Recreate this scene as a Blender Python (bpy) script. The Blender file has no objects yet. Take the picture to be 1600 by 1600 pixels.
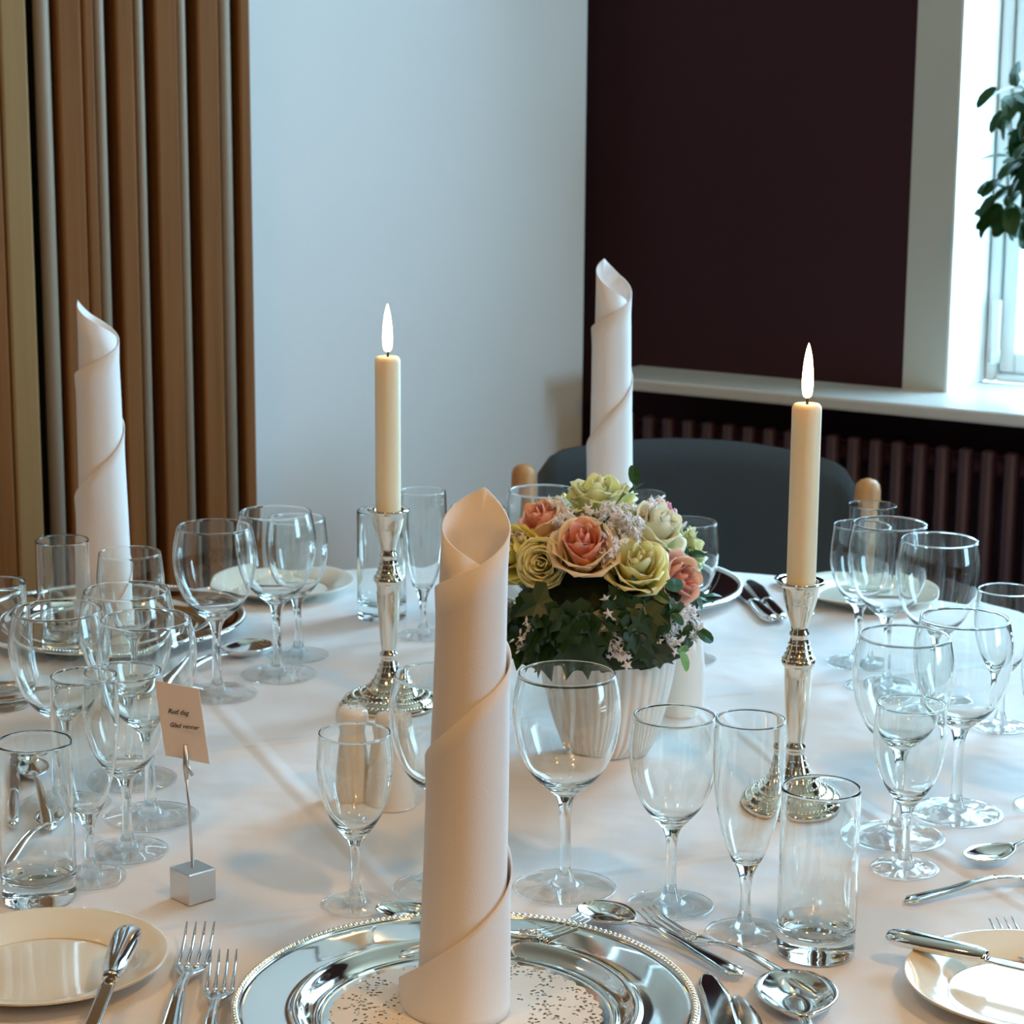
import bpy, math, random
from mathutils import Vector, Matrix, Euler
PI = math.pi
R = math.radians
random.seed(7)
sc = bpy.context.scene
C = sc.collection

# ------------------------------------------------------------------ camera
F_PX, PITCH, ROLL = 3500.0, R(11.5), R(0.4)
TZ = 0.742                                  # top of the tablecloth
CAM = Vector((0, 0, TZ + 0.60))
_f = Vector((0, math.cos(PITCH), -math.sin(PITCH)))
_u = Vector((0, math.sin(PITCH), math.cos(PITCH)))
_x = Vector((1, 0, 0))
_r = _x * math.cos(ROLL) + _u * math.sin(ROLL)
_up = _u * math.cos(ROLL) - _x * math.sin(ROLL)
cd = bpy.data.cameras.new('camera')
cam = bpy.data.objects.new('camera', cd); C.objects.link(cam)
cam.matrix_world = Matrix(((_r.x, _up.x, -_f.x, CAM.x), (_r.y, _up.y, -_f.y, CAM.y), (_r.z, _up.z, -_f.z, CAM.z), (0, 0, 0, 1)))
cd.sensor_width = 36.0
cd.lens = F_PX / 1600.0 * 36.0
cd.clip_start = 0.02
cd.dof.use_dof = True
cd.dof.focus_distance = 1.58
cd.dof.aperture_fstop = 20.0
sc.camera = cam

# ------------------------------------------------------------------ world, lights, exposure
w = bpy.data.worlds.new('overcast_sky'); sc.world = w; w.use_nodes = True
bg = w.node_tree.nodes['Background']
bg.inputs[0].default_value = (0.42, 0.73, 1.0, 1); bg.inputs[1].default_value = 15.0
sc.view_settings.view_transform = 'Standard'
sc.view_settings.look = 'None'
sc.view_settings.gamma = 1.0
sc.view_settings.use_curve_mapping = False
sc.view_settings.exposure = 0.12
cy = sc.cycles
cy.max_bounces = 18; cy.transmission_bounces = 18; cy.glossy_bounces = 8; cy.diffuse_bounces = 4; cy.transparent_max_bounces = 16
cy.use_denoising = True
cy.sample_clamp_indirect = 20.0
cy.blur_glossy = 0.6

LAMPS = [((0.95, 0.35, 2.62), 16, 0.11), ((-0.7, 0.5, 2.62), 7.5, 0.11), ((0.3, -1.3, 2.62), 14, 0.11), ((-1.6, 2.3, 2.62), 4, 0.11)]
WARM = (1.0, 0.53, 0.185)

# ------------------------------------------------------------------ helpers
def ray(u, v):
    a, b = u - 800.0, v - 800.0
    return (_r * (a / F_PX) - _up * (b / F_PX) + _f)
def at(u, v, Y):
    d = ray(u, v); return CAM + d * (Y / d.y)
def tab(u, v, z=TZ):
    d = ray(u, v); return CAM + d * ((z - CAM.z) / d.z)

MATS = {}
def nodes(name):
    m = bpy.data.materials.new(name); m.use_nodes = True
    nt = m.node_tree; p = nt.nodes['Principled BSDF']
    MATS[name] = m
    return m, nt, p
def srgb(r, g, b):
    def f(c):
        c /= 255.0
        return c / 12.92 if c <= 0.04045 else ((c + 0.055) / 1.055) ** 2.4
    return (f(r), f(g), f(b), 1)
def mat(name, col, rough=0.5, metal=0.0, noise=0.0, nscale=30.0, bump=0.0, bscale=80.0, spec=0.5, coat=0.0, sss=0.0, trans=0.0, stretch=None, sheen=0.0):
    m, nt, p = nodes(name)
    p.inputs['Base Color'].default_value = col
    p.inputs['Roughness'].default_value = rough
    p.inputs['Metallic'].default_value = metal
    p.inputs['Specular IOR Level'].default_value = spec
    p.inputs['Coat Weight'].default_value = coat
    p.inputs['Coat Roughness'].default_value = 0.04
    p.inputs['Sheen Weight'].default_value = sheen
    if sss:
        p.inputs['Subsurface Weight'].default_value = sss
        p.inputs['Subsurface Radius'].default_value = (0.012, 0.007, 0.004)
        p.inputs['Subsurface Scale'].default_value = 1.0
    tc = nt.nodes.new('ShaderNodeTexCoord'); mp = nt.nodes.new('ShaderNodeMapping')
    nt.links.new(tc.outputs['Object'], mp.inputs[0])
    if stretch: mp.inputs['Scale'].default_value = stretch
    if noise:
        n = nt.nodes.new('ShaderNodeTexNoise'); n.inputs['Scale'].default_value = nscale; n.inputs['Detail'].default_value = 4
        nt.links.new(mp.outputs[0], n.inputs['Vector'])
        mx = nt.nodes.new('ShaderNodeMix'); mx.data_type = 'RGBA'
        a = [max(0, c * (1 - noise)) for c in col[:3]] + [1]; b = [min(1, c * (1 + noise)) for c in col[:3]] + [1]
        mx.inputs[6].default_value = a; mx.inputs[7].default_value = b
        nt.links.new(n.outputs[0], mx.inputs[0]); nt.links.new(mx.outputs[2], p.inputs['Base Color'])
    if bump:
        n = nt.nodes.new('ShaderNodeTexNoise'); n.inputs['Scale'].default_value = bscale; n.inputs['Detail'].default_value = 3
        nt.links.new(mp.outputs[0], n.inputs['Vector'])
        b = nt.nodes.new('ShaderNodeBump'); b.inputs['Strength'].default_value = bump; b.inputs['Distance'].default_value = 0.002
        nt.links.new(n.outputs[0], b.inputs['Height']); nt.links.new(b.outputs[0], p.inputs['Normal'])
    return m

def two_tone(name, base, tip, lo, hi, rough=0.5, sss=0.35):
    """petal colour that runs from the base of the petal to its edge (object z)"""
    m, nt, p = nodes(name)
    tc = nt.nodes.new('ShaderNodeTexCoord'); sx = nt.nodes.new('ShaderNodeSeparateXYZ')
    nt.links.new(tc.outputs['Object'], sx.inputs[0])
    mr = nt.nodes.new('ShaderNodeMapRange'); mr.inputs[1].default_value = lo; mr.inputs[2].default_value = hi
    nt.links.new(sx.outputs[2], mr.inputs[0])
    mx = nt.nodes.new('ShaderNodeMix'); mx.data_type = 'RGBA'
    mx.inputs[6].default_value = base; mx.inputs[7].default_value = tip
    nt.links.new(mr.outputs[0], mx.inputs[0]); nt.links.new(mx.outputs[2], p.inputs['Base Color'])
    p.inputs['Roughness'].default_value = rough
    p.inputs['Subsurface Weight'].default_value = sss
    p.inputs['Subsurface Radius'].default_value = (0.006, 0.004, 0.002)
    p.inputs['Subsurface Scale'].default_value = 1.0
    return m

# ---- materials
mat('cloth', srgb(238, 236, 236), rough=0.85, bump=0.12, bscale=900, sheen=0.15)
def cloth_creases():
    m = MATS['cloth']; nt = m.node_tree; p = nt.nodes['Principled BSDF']
    tc = nt.nodes.new('ShaderNodeTexCoord')
    n = nt.nodes.new('ShaderNodeTexNoise'); n.inputs['Scale'].default_value = 6.0; n.inputs['Detail'].default_value = 3
    nt.links.new(tc.outputs['Object'], n.inputs['Vector'])
    sx = nt.nodes.new('ShaderNodeSeparateXYZ'); nt.links.new(tc.outputs['Object'], sx.inputs[0])
    prev = n.outputs[0]
    for (a, b, c) in ((0.93, 0.37, 0.18), (-0.37, 0.93, 0.12), (0.93, 0.37, -0.24), (-0.37, 0.93, -0.28)):
        # one ironed fold: a narrow ridge along a straight line
        m1 = nt.nodes.new('ShaderNodeMath'); m1.operation = 'MULTIPLY'; m1.inputs[1].default_value = a; nt.links.new(sx.outputs[0], m1.inputs[0])
        m2 = nt.nodes.new('ShaderNodeMath'); m2.operation = 'MULTIPLY_ADD'; m2.inputs[1].default_value = b; nt.links.new(sx.outputs[1], m2.inputs[0]); nt.links.new(m1.outputs[0], m2.inputs[2])
        m3 = nt.nodes.new('ShaderNodeMath'); m3.operation = 'SUBTRACT'; m3.inputs[1].default_value = c; nt.links.new(m2.outputs[0], m3.inputs[0])
        m4 = nt.nodes.new('ShaderNodeMath'); m4.operation = 'ABSOLUTE'; nt.links.new(m3.outputs[0], m4.inputs[0])
        mr = nt.nodes.new('ShaderNodeMapRange'); mr.interpolation_type = 'SMOOTHSTEP'
        mr.inputs[1].default_value = 0.0; mr.inputs[2].default_value = 0.012; mr.inputs[3].default_value = 0.11; mr.inputs[4].default_value = 0.0
        nt.links.new(m4.outputs[0], mr.inputs[0])
        ad = nt.nodes.new('ShaderNodeMath'); ad.operation = 'ADD'; nt.links.new(prev, ad.inputs[0]); nt.links.new(mr.outputs[0], ad.inputs[1])
        prev = ad.outputs[0]
    b2 = nt.nodes.new('ShaderNodeBump'); b2.inputs['Strength'].default_value = 0.9; b2.inputs['Distance'].default_value = 0.02
    nt.links.new(prev, b2.inputs['Height'])
    old = p.inputs['Normal'].links[0].from_node
    nt.links.new(b2.outputs[0], old.inputs['Normal'])
cloth_creases()
mat('napkin', srgb(240, 236, 234), rough=0.9, bump=0.15, bscale=1200, sheen=0.1)
mat('silver', (0.90, 0.87, 0.82, 1), rough=0.07, metal=1.0)
mat('old_silver', (0.80, 0.72, 0.60, 1), rough=0.10, metal=1.0)
mat('steel', (0.86, 0.85, 0.83, 1), rough=0.10, metal=1.0)
mat('brushed', (0.72, 0.71, 0.70, 1), rough=0.38, metal=1.0, bump=0.05, bscale=400)
mat('porcelain', srgb(240, 232, 212), rough=0.12, spec=0.5, coat=0.4)
mat('white_ceramic', srgb(236, 231, 222), rough=0.25, coat=0.2)
mat('wax', srgb(246, 236, 206), rough=0.45, sss=0.5)
mat('wick', srgb(30, 24, 20), rough=0.9)
mat('paper', srgb(238, 234, 236), rough=0.85)
mat('ink', srgb(40, 36, 46), rough=0.8)
mat('white_wall', srgb(244, 246, 244), rough=0.85, bump=0.08, bscale=140)
mat('purple_wall', srgb(62, 37, 44), rough=0.85, spec=0.2, bump=0.06, bscale=160)
mat('window_paint', srgb(228, 230, 226), rough=0.45)
mat('reveal_paint', srgb(246, 246, 244), rough=0.6)  # whiter than the trim: the daylight on the reveal is put into its colour
mat('trim_paint', srgb(196, 198, 188), rough=0.6)
mat('sill_stone', srgb(212, 210, 202), rough=0.35, noise=0.05, nscale=60)
mat('radiator_paint', srgb(62, 37, 47), rough=0.45)
mat('ceiling_paint', srgb(222, 204, 176), rough=0.9)
mat('carpet', srgb(96, 80, 66), rough=0.95, noise=0.25, nscale=200, bump=0.3, bscale=400)
mat('room_wall', srgb(150, 114, 82), rough=0.9)
mat('upholstery', srgb(46, 54, 56), rough=0.95, noise=0.3, nscale=500, bump=0.4, bscale=700, sheen=0.9)
mat('oak', srgb(196, 140, 84), rough=0.4, noise=0.2, nscale=18, stretch=(6, 6, 0.6))
mat('panel_wood', srgb(130, 80, 35), rough=0.6, spec=0.2, noise=0.35, nscale=9, stretch=(14, 14, 0.5))
mat('panel_wood_light', srgb(156, 121, 76), rough=0.6, spec=0.2, noise=0.15, nscale=7, stretch=(12, 12, 0.4))
mat('edge_metal', srgb(164, 146, 124), rough=0.45, metal=0.0)
mat('gasket', srgb(26, 22, 20), rough=0.8)  # near-black colour standing in for the shade in gaps and holes
mat('leaf', srgb(40, 80, 30), rough=0.4, noise=0.35, nscale=40)
mat('ivy', srgb(30, 60, 23), rough=0.35, noise=0.4, nscale=50)
mat('pale_leaf', srgb(120, 168, 84), rough=0.45, noise=0.2, nscale=50)
mat('moss', srgb(34, 46, 22), rough=0.95, noise=0.5, nscale=80, bump=0.8, bscale=120)
mat('stem_green', srgb(70, 100, 48), rough=0.6)
mat('bark', srgb(92, 72, 52), rough=0.9, noise=0.3, nscale=60)
mat('terracotta', srgb(214, 208, 198), rough=0.5)
mat('soil', srgb(46, 36, 28), rough=1.0, noise=0.4, nscale=120)
mat('blossom', srgb(240, 236, 236), rough=0.7, sss=0.2)
two_tone('petal_yellow', srgb(236, 214, 90), srgb(252, 240, 140), 0.0, 0.04)
two_tone('petal_pale', srgb(240, 226, 124), srgb(254, 248, 190), 0.0, 0.04)
two_tone('petal_cream', srgb(226, 224, 150), srgb(250, 246, 226), 0.0, 0.04)
two_tone('petal_coral', srgb(255, 200, 150), srgb(255, 158, 150), 0.0, 0.045)
two_tone('petal_peach', srgb(255, 236, 190), srgb(255, 214, 184), 0.0, 0.045)
two_tone('petal_pink', srgb(248, 216, 170), srgb(246, 158, 156), 0.0, 0.04)
two_tone('petal_rose', srgb(240, 190, 190), srgb(238, 150, 176), 0.0, 0.03)
two_tone('petal_green', srgb(206, 212, 124), srgb(238, 240, 190), 0.0, 0.04)

def glass_mat():
    m, nt, p = nodes('glass')
    nt.nodes.remove(p)
    g = nt.nodes.new('ShaderNodeBsdfGlass'); g.inputs['IOR'].default_value = 1.5; g.inputs['Roughness'].default_value = 0.0
    g.inputs['Color'].default_value = (0.985, 0.995, 0.99, 1)
    nt.links.new(g.outputs[0], nt.nodes['Material Output'].inputs[0])
    # thin parallel walls: light goes straight through, the surface mirrors by Fresnel
    m, nt, p = nodes('thin_glass')
    nt.nodes.remove(p)
    t = nt.nodes.new('ShaderNodeBsdfTransparent'); t.inputs[0].default_value = (0.985, 0.995, 0.99, 1)
    gl = nt.nodes.new('ShaderNodeBsdfGlossy'); gl.inputs['Roughness'].default_value = 0.0
    fr = nt.nodes.new('ShaderNodeFresnel')
    ge = nt.nodes.new('ShaderNodeNewGeometry'); mr = nt.nodes.new('ShaderNodeMapRange')      # air to glass on either face of the plate
    mr.inputs[3].default_value = 1.5; mr.inputs[4].default_value = 1.0 / 1.5
    nt.links.new(ge.outputs['Backfacing'], mr.inputs[0]); nt.links.new(mr.outputs[0], fr.inputs[0])
    mx = nt.nodes.new('ShaderNodeMixShader')
    nt.links.new(fr.outputs[0], mx.inputs[0]); nt.links.new(t.outputs[0], mx.inputs[1]); nt.links.new(gl.outputs[0], mx.inputs[2])
    nt.links.new(mx.outputs[0], nt.nodes['Material Output'].inputs[0])
glass_mat()
def emit(name, col, s):
    m, nt, p = nodes(name)
    p.inputs['Base Color'].default_value = (0, 0, 0, 1)
    p.inputs['Emission Color'].default_value = col; p.inputs['Emission Strength'].default_value = s
emit('flame', (1.0, 0.66, 0.26, 1), 22.0)
emit('lamp_glow', (1.0, 0.66, 0.34, 1), 14.0)
def doily_mat():
    m, nt, p = nodes('lace_paper')
    p.inputs['Base Color'].default_value = srgb(240, 236, 230); p.inputs['Roughness'].default_value = 0.9
    tc = nt.nodes.new('ShaderNodeTexCoord')
    v = nt.nodes.new('ShaderNodeTexVoronoi'); v.inputs['Scale'].default_value = 330.0
    nt.links.new(tc.outputs['Object'], v.inputs['Vector'])
    ln = nt.nodes.new('ShaderNodeVectorMath'); ln.operation = 'LENGTH'; nt.links.new(tc.outputs['Object'], ln.inputs[0])
    ring = nt.nodes.new('ShaderNodeMath'); ring.operation = 'GREATER_THAN'; ring.inputs[1].default_value = 0.040
    nt.links.new(ln.outputs['Value'], ring.inputs[0])
    n = nt.nodes.new('ShaderNodeTexNoise'); n.inputs['Scale'].default_value = 70.0; nt.links.new(tc.outputs['Object'], n.inputs['Vector'])
    ng = nt.nodes.new('ShaderNodeMath'); ng.operation = 'GREATER_THAN'; ng.inputs[1].default_value = 0.50; nt.links.new(n.outputs[0], ng.inputs[0])
    hole = nt.nodes.new('ShaderNodeMath'); hole.operation = 'LESS_THAN'; hole.inputs[1].default_value = 0.38; nt.links.new(v.outputs['Distance'], hole.inputs[0])
    a = nt.nodes.new('ShaderNodeMath'); a.operation = 'MULTIPLY'; nt.links.new(ring.outputs[0], a.inputs[0]); nt.links.new(hole.outputs[0], a.inputs[1])
    b = nt.nodes.new('ShaderNodeMath'); b.operation = 'MULTIPLY'; nt.links.new(a.outputs[0], b.inputs[0]); nt.links.new(ng.outputs[0], b.inputs[1])
    inv = nt.nodes.new('ShaderNodeMath'); inv.operation = 'SUBTRACT'; inv.inputs[0].default_value = 1.0; nt.links.new(b.outputs[0], inv.inputs[1])
    nt.links.new(inv.outputs[0], p.inputs['Alpha'])
doily_mat()

# ---- object helpers
def tag(o, label=None, cat=None, group=None, kind=None):
    if label: o['label'] = label
    if cat: o['category'] = cat
    if group: o['group'] = group
    if kind: o['kind'] = kind
    return o
def empty(name, loc=(0, 0, 0), rz=0.0, label=None, cat=None, group=None, kind=None):
    o = bpy.data.objects.new(name, None); C.objects.link(o)
    o.empty_display_size = 0.02
    o.location = loc; o.rotation_euler = (0, 0, rz)
    return tag(o, label, cat, group, kind)
def me_new(name, vs, fs, m, smooth=True):
    me = bpy.data.meshes.new(name)
    me.from_pydata([tuple(v) for v in vs], [], fs); me.update()
    if m: me.materials.append(MATS[m])
    if smooth: me.polygons.foreach_set('use_smooth', [True] * len(me.polygons))
    return me
def ob(name, me, parent=None, loc=(0, 0, 0), rot=(0, 0, 0), scale=None):
    o = bpy.data.objects.new(name, me); C.objects.link(o)
    o.parent = parent; o.location = loc; o.rotation_euler = rot
    if scale is not None: o.scale = (scale,) * 3 if isinstance(scale, (int, float)) else scale
    return o
def mk(name, geo, m, parent=None, smooth=True, **k):
    return ob(name, me_new(name, geo[0], geo[1], m, smooth), parent, **k)
def join(*gs):
    V, Fs = [], []
    for vs, fs in gs:
        n = len(V); V += list(vs); Fs += [tuple(i + n for i in f) for f in fs]
    return V, Fs
def xf(geo, M):
    return [M @ Vector(v) for v in geo[0]], geo[1]
def box(x0, x1, y0, y1, z0, z1):
    v = [(x0, y0, z0), (x1, y0, z0), (x1, y1, z0), (x0, y1, z0), (x0, y0, z1), (x1, y0, z1), (x1, y1, z1), (x0, y1, z1)]
    return v, [(0, 3, 2, 1), (4, 5, 6, 7), (0, 1, 5, 4), (1, 2, 6, 5), (2, 3, 7, 6), (3, 0, 4, 7)]
def lathe(prof, seg=56, flute=None):
    """prof: (r, z) running so that the outside is on the right hand; r = 0 ends become poles"""
    vs, fs, rings = [], [], []
    for i, (r, z) in enumerate(prof):
        if r < 1e-6:
            rings.append([len(vs)]); vs.append((0, 0, z))
        else:
            ring = []
            for k in range(seg):
                a = 2 * PI * k / seg; rr = r
                if flute: rr = r + flute(a, i, r)
                ring.append(len(vs)); vs.append((rr * math.cos(a), rr * math.sin(a), z))
            rings.append(ring)
    for A, B in zip(rings, rings[1:]):
        for k in range(seg):
            j = (k + 1) % seg
            if len(A) == 1 and len(B) == 1: continue
            if len(A) == 1: fs.append((A[0], B[j], B[k]))
            elif len(B) == 1: fs.append((A[k], A[j], B[0]))
            else: fs.append((A[k], A[j], B[j], B[k]))
    return vs, fs
def smooth_prof(p, n=6):
    """Catmull-Rom through the profile points"""
    out = []
    for i in range(len(p) - 1):
        p0 = p[max(0, i - 1)]; p1 = p[i]; p2 = p[i + 1]; p3 = p[min(len(p) - 1, i + 2)]
        for k in range(n):
            t = k / n; t2 = t * t; t3 = t2 * t
            out.append(tuple(0.5 * (2 * b + (c - a) * t + (2 * a - 5 * b + 4 * c - d) * t2 + (3 * b - a - 3 * c + d) * t3) for a, b, c, d in zip(p0, p1, p2, p3)))
    out.append(tuple(p[-1]))
    return [(max(0.0, r), z) for r, z in out]
def tube(pts, rad, seg=8, cap=True):
    pts = [Vector(p) for p in pts]; vs, fs = [], []
    rs = rad if isinstance(rad, (list, tuple)) else [rad] * len(pts)
    for i, p in enumerate(pts):
        d = (pts[min(i + 1, len(pts) - 1)] - pts[max(i - 1, 0)]).normalized()
        a = d.orthogonal().normalized() if i == 0 else (a_prev - d * a_prev.dot(d)).normalized()
        a_prev = a; b = d.cross(a)
        for k in range(seg):
            t = 2 * PI * k / seg
            vs.append(p + (a * math.cos(t) + b * math.sin(t)) * rs[i])
    for i in range(len(pts) - 1):
        for k in range(seg):
            j = (k + 1) % seg
            fs.append((i * seg + k, i * seg + j, (i + 1) * seg + j, (i + 1) * seg + k))
    if cap:
        fs.append(tuple(range(seg - 1, -1, -1))); n = (len(pts) - 1) * seg; fs.append(tuple(n + k for k in range(seg)))
    return vs, fs
def grid(nu, nv, fn):
    vs = [fn(i / nu, j / nv) for j in range(nv + 1) for i in range(nu + 1)]
    fs = [(j * (nu + 1) + i, j * (nu + 1) + i + 1, (j + 1) * (nu + 1) + i + 1, (j + 1) * (nu + 1) + i) for j in range(nv) for i in range(nu)]
    return vs, fs
def solid(o, t, off=0.0):
    md = o.modifiers.new('thickness', 'SOLIDIFY'); md.thickness = t; md.offset = off; return o
def bevel(o, wd, n=2):
    md = o.modifiers.new('bevel', 'BEVEL'); md.width = wd; md.segments = n; md.limit_method = 'ANGLE'; return o

# ================================================================== the room
P0 = Vector((0.58, 3.30, 0)); WD = Vector((0.848, -0.530, 0)).normalized(); WN = Vector((0.530, 0.848, 0)).normalized()
WALL_BAY = (P0, WD, WN)
XR = 3.3
WALL_RIGHT = (Vector((XR, 1.60, 0)), Vector((0, -1, 0)), Vector((1, 0, 0)))
_fr = [WALL_BAY]
def wl(s, d, z):
    p, a, b = _fr[0]
    return p + a * s + b * d + Vector((0, 0, z))
def wbox(s0, s1, d0, d1, z0, z1):
    v = [wl(s0, d0, z0), wl(s1, d0, z0), wl(s1, d1, z0), wl(s0, d1, z0), wl(s0, d0, z1), wl(s1, d0, z1), wl(s1, d1, z1), wl(s0, d1, z1)]
    return v, box(0, 1, 0, 1, 0, 1)[1]
SILL, HEAD, CEIL = 0.862, 2.52, 2.74
WINS = [(0.07, 0.92)]
WINS_ADDED = [(0.06, 1.00)]  # unseen side window, added and sized to brighten the white wall
def struct(name, geo, m, parent=None, smooth=False):
    o = mk(name, geo, m, parent, smooth)
    if parent is None: o['kind'] = 'structure'
    return o
def room_slab(z0, z1):
    a, b = wl(3.3, 0.32, 0), wl(-4.6, 0.32, 0)
    pts = [(-3.4, -3.4), (XR + 0.32, -3.4), (XR + 0.32, 1.6), (a.x, a.y), (b.x, b.y), (-3.4, b.y)]
    n = len(pts)
    return [(x, y, z0) for x, y in pts] + [(x, y, z1) for x, y in pts], [tuple(range(n - 1, -1, -1)), tuple(range(n, 2 * n))] + [(k, (k + 1) % n, n + (k + 1) % n, n + k) for k in range(n)]
struct('floor', room_slab(-0.1, 0.0), 'carpet')
struct('ceiling', room_slab(CEIL, CEIL + 0.1), 'ceiling_paint')
struct('wall_window', join(wbox(-4.6, 0.0, 0, 0.215, 0, CEIL), wbox(0.0, 3.3, 0, 0.215, 0, SILL - 0.02),
       wbox(0.0, 3.3, 0.0, 0.215, HEAD, CEIL), wbox(WINS[0][1], 3.3, 0, 0.215, SILL - 0.02, HEAD)), 'purple_wall')
struct('trim_1', wbox(0.0, 0.066, -0.004, 0.215, SILL, HEAD), 'trim_paint')
struct('trim_3', wbox(0.0662, 0.07, -0.003, 0.215, SILL, HEAD), 'reveal_paint')  # thin lighter skin, so that the reveal looks daylit
struct('trim_2', wbox(0.92, 0.99, -0.004, -0.0005, SILL, HEAD), 'trim_paint')
# the white partition wall, edge towards the window bay
E0 = Vector((0.112, 3.52, 0)); PD = Vector((-0.80, -0.60, 0)).normalized(); PN = Vector((PD.y, -PD.x, 0)); PN = -PN if PN.y > 0 else PN
def pl(s, d, z): return E0 + PD * s - PN * d + Vector((0, 0, z))       # d > 0 goes away from the camera
def pbox(s0, s1, d0, d1, z0, z1):
    v = [pl(s0, d0, z0), pl(s0, d1, z0), pl(s1, d1, z0), pl(s1, d0, z0), pl(s0, d0, z1), pl(s0, d1, z1), pl(s1, d1, z1), pl(s1, d0, z1)]
    return v, box(0, 1, 0, 1, 0, 1)[1]
bevel(struct('wall_back', pbox(0, 3.4, 0, 0.12, 0, CEIL), 'white_wall'), 0.004)
struct('wall_left', box(-3.4, -3.3, -3.3, 6.2, 0, CEIL), 'room_wall')
struct('wall_rear', box(-3.4, XR + 0.32, -3.4, -3.3, 0, CEIL), 'room_wall')
_fr[0] = WALL_RIGHT
struct('wall_right', join(wbox(-0.1, 4.9, 0, 0.32, 0, SILL - 0.02), wbox(-0.1, 4.9, 0, 0.32, HEAD, CEIL), wbox(-0.1, WINS_ADDED[0][0], 0, 0.32, SILL - 0.02, HEAD),
       wbox(WINS_ADDED[0][1], 4.9, 0, 0.32, SILL - 0.02, HEAD)), 'room_wall')
bevel(struct('window_ledge', wbox(0.02, 1.3, -0.10, 0.15, SILL - 0.0195, SILL), 'sill_stone'), 0.004)
_fr[0] = WALL_BAY

# window sill shelf over the radiator
sill = bevel(struct('window_sill', wbox(-0.45, 2.6, -0.14, 0.15, SILL - 0.019, SILL), 'sill_stone'), 0.004)
def window(idx, s0, s1):
    wo = empty('window_%d' % idx, wl((s0 + s1) / 2, 0.16, SILL), kind='structure')
    M = Matrix.Translation(-wo.location)
    def part(name, geo, m, par=None, smooth=False):
        return mk(name, xf(geo, M), m, par or wo, smooth)
    a, b, d = s0 + 0.002, s1 - 0.002, 0.145
    for g in (wbox(a, a + 0.016, d, d + 0.06, SILL, HEAD), wbox(b - 0.016, b, d, d + 0.06, SILL, HEAD),
              wbox(a + 0.016, b - 0.016, d, d + 0.06, SILL, SILL + 0.012), wbox(a + 0.016, b - 0.016, d, d + 0.06, HEAD - 0.016, HEAD)):
        bevel(part('window_frame', g, 'window_paint'), 0.004)
    for (x0, x1) in ((a + 0.018, b - 0.018),):
        s_ = 0.024
        for g in (wbox(x0, x0 + s_, d + 0.010, d + 0.05, SILL + 0.014, HEAD - 0.018), wbox(x1 - s_, x1, d + 0.010, d + 0.05, SILL + 0.014, HEAD - 0.018),
                  wbox(x0 + s_, x1 - s_, d + 0.010, d + 0.05, SILL + 0.014, SILL + 0.045), wbox(x0 + s_, x1 - s_, d + 0.010, d + 0.05, HEAD - 0.05, HEAD - 0.018)):
            bevel(part('sash', g, 'window_paint'), 0.004)
        part('pane', wbox(x0 + s_, x1 - s_, d + 0.03, d + 0.034, SILL + 0.045, HEAD - 0.05), 'thin_glass')
    for z in (SILL + 0.05, SILL + 0.75):
        hg = part('hinge', tube([wl(a + 0.016, d - 0.004, z), wl(a + 0.016, d - 0.004, z + 0.075)], 0.007, 12), 'window_paint', smooth=False)
        part('hinge_pin', tube([wl(a + 0.016, d - 0.004, z - 0.02), wl(a + 0.016, d - 0.004, z)], 0.009, 12), 'brushed', hg)
for i, (fr, a, b) in enumerate([(WALL_BAY,) + WINS[0], (WALL_RIGHT,) + WINS_ADDED[0]]):
    _fr[0] = fr
    window(i + 1, a, b)
    pd = bpy.data.lights.new('sky_portal', 'AREA'); pd.shape = 'RECTANGLE'; pd.size = b - a; pd.size_y = HEAD - SILL
    pd.cycles.is_portal = True
    po = bpy.data.objects.new('sky_portal', pd); C.objects.link(po)
    z_ = fr[2]; x_ = fr[1]; y_ = z_.cross(x_)
    c = wl((a + b) / 2, 0.22 if i == 0 else 0.30, (SILL + HEAD) / 2)
    po.matrix_world = Matrix(((x_.x, y_.x, z_.x, c.x), (x_.y, y_.y, z_.y, c.y), (x_.z, y_.z, z_.z, c.z), (0, 0, 0, 1)))

_fr[0] = WALL_BAY
# radiator under the sill: one column after the other
rad = empty('radiator', wl(0.9, -0.11, 0), label='dark plum column radiator under the long window sill', cat='radiator')
Mr = Matrix.Translation(-rad.location)
def rib_geo():
    return tube([(0, 0, 0.15), (0, 0, 0.152), (0, 0, 0.80), (0, 0, 0.803)], [0.006, 0.011, 0.011, 0.006], 12)
rib_me = me_new('rib', *rib_geo(), 'radiator_paint')
s = -0.40
while s < 2.2:
    p = wl(s, -0.112, 0) - rad.location
    ob('rib', rib_me, rad, p)
    s += 0.034
for zz in (0.17, 0.775):
    mk('header_pipe', xf(tube([wl(-0.42, -0.095, zz), wl(2.2, -0.095, zz)], 0.016, 12), Mr), 'radiator_paint', rad)
mk('back_panel', xf(wbox(-0.41, 2.19, -0.075, -0.06, 0.16, 0.79), Mr), 'radiator_paint', rad, False)
for ss in (-0.36, 2.1):
    mk('foot', xf(wbox(ss, ss + 0.03, -0.13, -0.07, 0.0, 0.16), Mr), 'radiator_paint', rad, False)

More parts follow.
